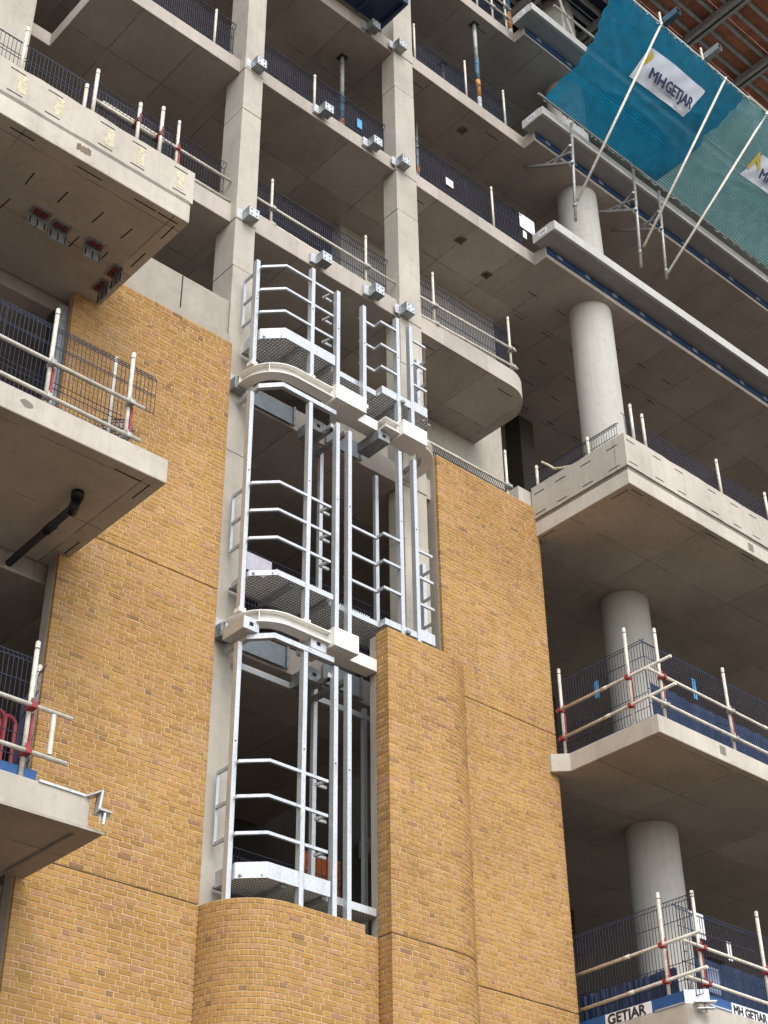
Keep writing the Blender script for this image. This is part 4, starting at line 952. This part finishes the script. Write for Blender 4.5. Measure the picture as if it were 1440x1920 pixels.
def net_banner(P, u0, u1, v0, v1, label, txt, logo=True):
    t_ = thing('net_banner', label, 'banner', tuple(P(u0, v0, .03)), 'white company banners on the nets')
    mb = MB(); n, m = 24, 8
    for j in range(m+1):
        for i in range(n+1):
            q = P(u0+(u1-u0)*i/n, v0+(v1-v0)*j/m, .035+.015*math.sin(i*.9)*math.sin(j*.8)); mb.v.append(tuple(q))
    mb.f = [(j*(n+1)+i, j*(n+1)+i+1, (j+1)*(n+1)+i+1, (j+1)*(n+1)+i) for j in range(m) for i in range(n)]
    me = mb.mesh('banner_sheet', 'banner', False)
    for p in me.polygons: p.use_smooth = True
    link('banner_sheet', me, t_)
    a = P(u0, (v0+v1)/2, .16); b = P(u1, (v0+v1)/2, .16); c_ = P((u0+u1)/2, v0, .10); d = P((u0+u1)/2, v1, .10)
    ex = (b-a); W = ex.length; ey = (P(u0, v1, .06)-P(u0, v0, .06)); Hh = ey.length; exn = ex.normalized(); eyn = (ey-exn*ey.dot(exn)).normalized()
    o = P(u0, v0, .06)
    org = a-eyn*Hh*.25
    text_mesh(txt[0], Hh*.40, 'lettering', 'print', t_, frame(org+exn*W*.15, exn, eyn), .014, .95)
    text_mesh(txt[1], Hh*.40, 'lettering', 'print', t_, frame(org+exn*W*.45, exn, eyn), .014, .70)
    if logo:
        mb = MB()
        pts = [(.06, .30), (.17, .92), (.31, .50), (.29, .36), (.18, .62), (.11, .26)]
        mb.v = [tuple(o+exn*W*x+eyn*Hh*y) for x, y in pts]; mb.f = [(0, 1, 5), (1, 4, 5), (1, 2, 4), (2, 3, 4)]
        me = mb.mesh('logo', 'yellow', False); link('logo', me, t_)
M['banner'] = plain('white_banner', (.55, .60, .68), .7, 0, .05, 3)
net_banner(P1, .335, .76, .50, .79, 'white banner lettered MH GETJAR in the middle of the blue net', ('MH', 'GETJAR'))
net_banner(P2, .21, .42, .44, .68, 'white banner with yellow logo on the paler net, cut by the photo edge', ('MH', 'GETJAR'))
for i, (a, b) in enumerate((((19.66, 15.02, 25.45), (21.11, 12.98, 30.95)), ((21.95, 15.02, 25.50), (23.61, 12.98, 30.95)), ((22.75, 15.02, 25.15), (25.35, 12.98, 31.0)))):
    MB().tube(a, b, .032, 12).obj('fan_pole', 'tube', smooth=True, label='long slanting pale pole holding out the net, %s' % ['first from the left, crossing the banner', 'second from the left', 'third from the left, over the paler net'][i], category='scaffold tube', group='slanting fan poles')
for i, (x, z1, z0) in enumerate(((20.0, 28.42, 25.0), (22.25, 28.45, 25.0), (23.20, 28.35, 25.2))):
    t_ = thing('fan_bracket', 'hanging steel tube with triangular bracket under the net, %s from the left' % ['first', 'second', 'third'][i], 'scaffold bracket', (x, 15.2, z0), 'hanging fan brackets')
    xb = x-.28
    MB().tube((x-.0, 15.2, z1), (xb+.02, 15.2, z0), .036, 12).obj('upright', 'tube_steel', t_, smooth=True)
    xm = x-.14
    MB().bar((xm-.08, 15.2, 26.9), (xm-.05, 16.6, 27.93), .05, .06).obj('arm', 'tube_steel', t_)
    MB().bar((xm, 15.2, 27.55), (xm-.05, 15.75, 27.3), .04, .04).obj('brace', 'galv_dark', t_)
    MB().bar((xm-.03, 15.2, 27.3), (xm-.05, 15.95, 27.5), .04, .04).obj('brace', 'galv_dark', t_)
    for zz in (27.5, 26.95, 25.5): MB().tube((xm-.02 if zz > 26 else xb+.05, 15.2, zz-.03), (xm-.02 if zz > 26 else xb+.05, 15.2, zz+.03), .05, 12).obj('coupler', 'galv_dark', t_)
# top tubes of the fan
MB().tube((18.6, 13.05, 31.02), (24.7, 13.05, 31.02), .034, 12).obj('ledger_tube', 'tube', label='long tube along the top edge of the blue net', category='scaffold tube')
MB().tube((18.0, 13.25, 31.25), (25.0, 13.25, 31.25), .034, 12).obj('ledger_tube', 'tube_steel', label='darker long tube just behind the top edge of the blue net', category='scaffold tube')
MB().tube((24.6, 13.02, 31.05), (33, 13.02, 31.05), .034, 12).obj('ledger_tube', 'tube', label='long tube along the top edge of the paler net', category='scaffold tube')
MB().tube((18.75, 15.1, 28.42), (33, 15.1, 28.42), .03, 12).obj('ledger_tube', 'tube_steel', label='long tube along the foot of both nets', category='scaffold tube')
for i, x in enumerate((21.25, 22.85)):
    t_ = thing('box_beam_end', 'open end of a %s box beam above the net edge, %s' % (('blue', 'left of two') if i == 0 else ('grey', 'right of two')), 'beam', (x, 12.7, 31.1))
    mb = MB(); y0, y1, z0, w_ = 12.55, 13.35, 31.0, .075
    mb.box(x-w_, x+w_, y0, y1, z0, z0+.012); mb.box(x-w_, x+w_, y0, y1, z0+.19, z0+.202); mb.box(x-w_, x-w_+.012, y0, y1, z0+.012, z0+.19); mb.box(x+w_-.012, x+w_, y0, y1, z0+.012, z0+.19)
    mb.obj('box_section', 'propblue' if i == 0 else 'galv_dark', t_)
    MB().tube((x-.14, 13.0, 30.9), (x-.14, 13.0, 31.35), .03, 10).obj('stub_tube', 'tube', t_)
# formwork deck high above on the right
t_ = thing('formwork_deck', 'red-brown plywood formwork deck on metal beams, high at the top right', 'formwork', (24, 17, 35))
ZD = 35.2
for j in range(10):
    for i in range(14):
        x = 19.0+i*1.25; y = 12.2+j*1.25
        mt = 'deckdark' if x < 22.4 and True else 'ply'
        MB().box(x+.006, x+1.244, y+.006, y+1.244, ZD+rnd.uniform(0, .006), ZD+.03).obj('deck_sheet', mt, t_)
for j in range(27):
    y = 12.3+j*.42
    mb = MB(); mb.box(19, 36.4, y-.045, y+.045, ZD-.155, ZD-.135); mb.box(19, 36.4, y-.012, y+.012, ZD-.135, ZD-.02); mb.box(19, 36.4, y-.045, y+.045, ZD-.02, ZD-.004); mb.obj('joist', 'alu', t_)
for x in (20.6, 22.6, 24.85, 27.1, 29.4, 31.6):
    mb = MB()
    for s in (-.09, .09): mb.box(x+s-.05, x+s+.05, 12.1, 25, ZD-.18, ZD-.156); mb.box(x+s-.012, x+s+.012, 12.1, 25, ZD-.36, ZD-.18); mb.box(x+s-.05, x+s+.05, 12.1, 25, ZD-.384, ZD-.36)
    mb.obj('main_beam', 'alu', t_)
for i, (a, b) in enumerate((((20.7, 15.6, 32.4), (20.7, 15.6, 34.6)), ((20.2, 15.45, 33.3), (22.6, 15.45, 33.3)), ((21.0, 15.5, 32.5), (20.3, 15.5, 34.5)))):
    MB().tube(a, b, .03, 10).obj('deck_tube', 'tube', label='%s scaffold tube above the topmost precast unit' % ['upright', 'level', 'slanting'][i], category='scaffold tube')
# loose sheets seen through the middle opening
MB().box(12.05, 12.55, 16.50, 16.51, 13.12, 13.45).obj('white_sheet', plain('lilac_sheet', (.5, .49, .56)), label='white sheet hung on the mesh behind the middle cage, lower left of it', category='sheet')
MB().box(13.8, 15.1, 17.4, 17.9, 11.81, 12.84).obj('pallet_stack', 'darksteel', label='dark stack under the orange barrier inside the middle opening', category='stack')
guard('dark mesh guard inside the middle opening, behind the cage', [], [], [((11.7, 16.6), (15.1, 16.6), 12.3, 13.5)])
guard('dark mesh guard inside the lowest opening, behind the cage', [], [], [((11.7, 16.6), (15.1, 16.6), 7.05, 8.5)])
for i, (x, z) in enumerate(((13.95, 13.55), (14.1, 8.7))):
    t_ = thing('orange_barrier', 'orange slatted barrier inside the %s opening' % ('middle', 'lowest')[i], 'barrier', (x, 17.6, z))
    for k in range(8): MB().box(x+k*.1, x+k*.1+.085, 17.5, 17.52, z-.7, z+.62).obj('slat', 'orange', t_)
# coil of yellow-white strap at the upper right balcony
mb = MB(); pts = [Vector((18.5, 15.75+.0, 17.95)), Vector((18.5, 15.6, 17.80)), Vector((18.5, 15.45, 17.62)), Vector((18.48, 15.2, 17.5)), Vector((18.5, 15.05, 17.46))]
for a, b in zip(pts, pts[1:]): mb.tube(a, b, .022, 8)
mb.obj('lifting_strap', 'stain', label='pale yellow strap lying over the side edge of the upper right balcony', category='strap')
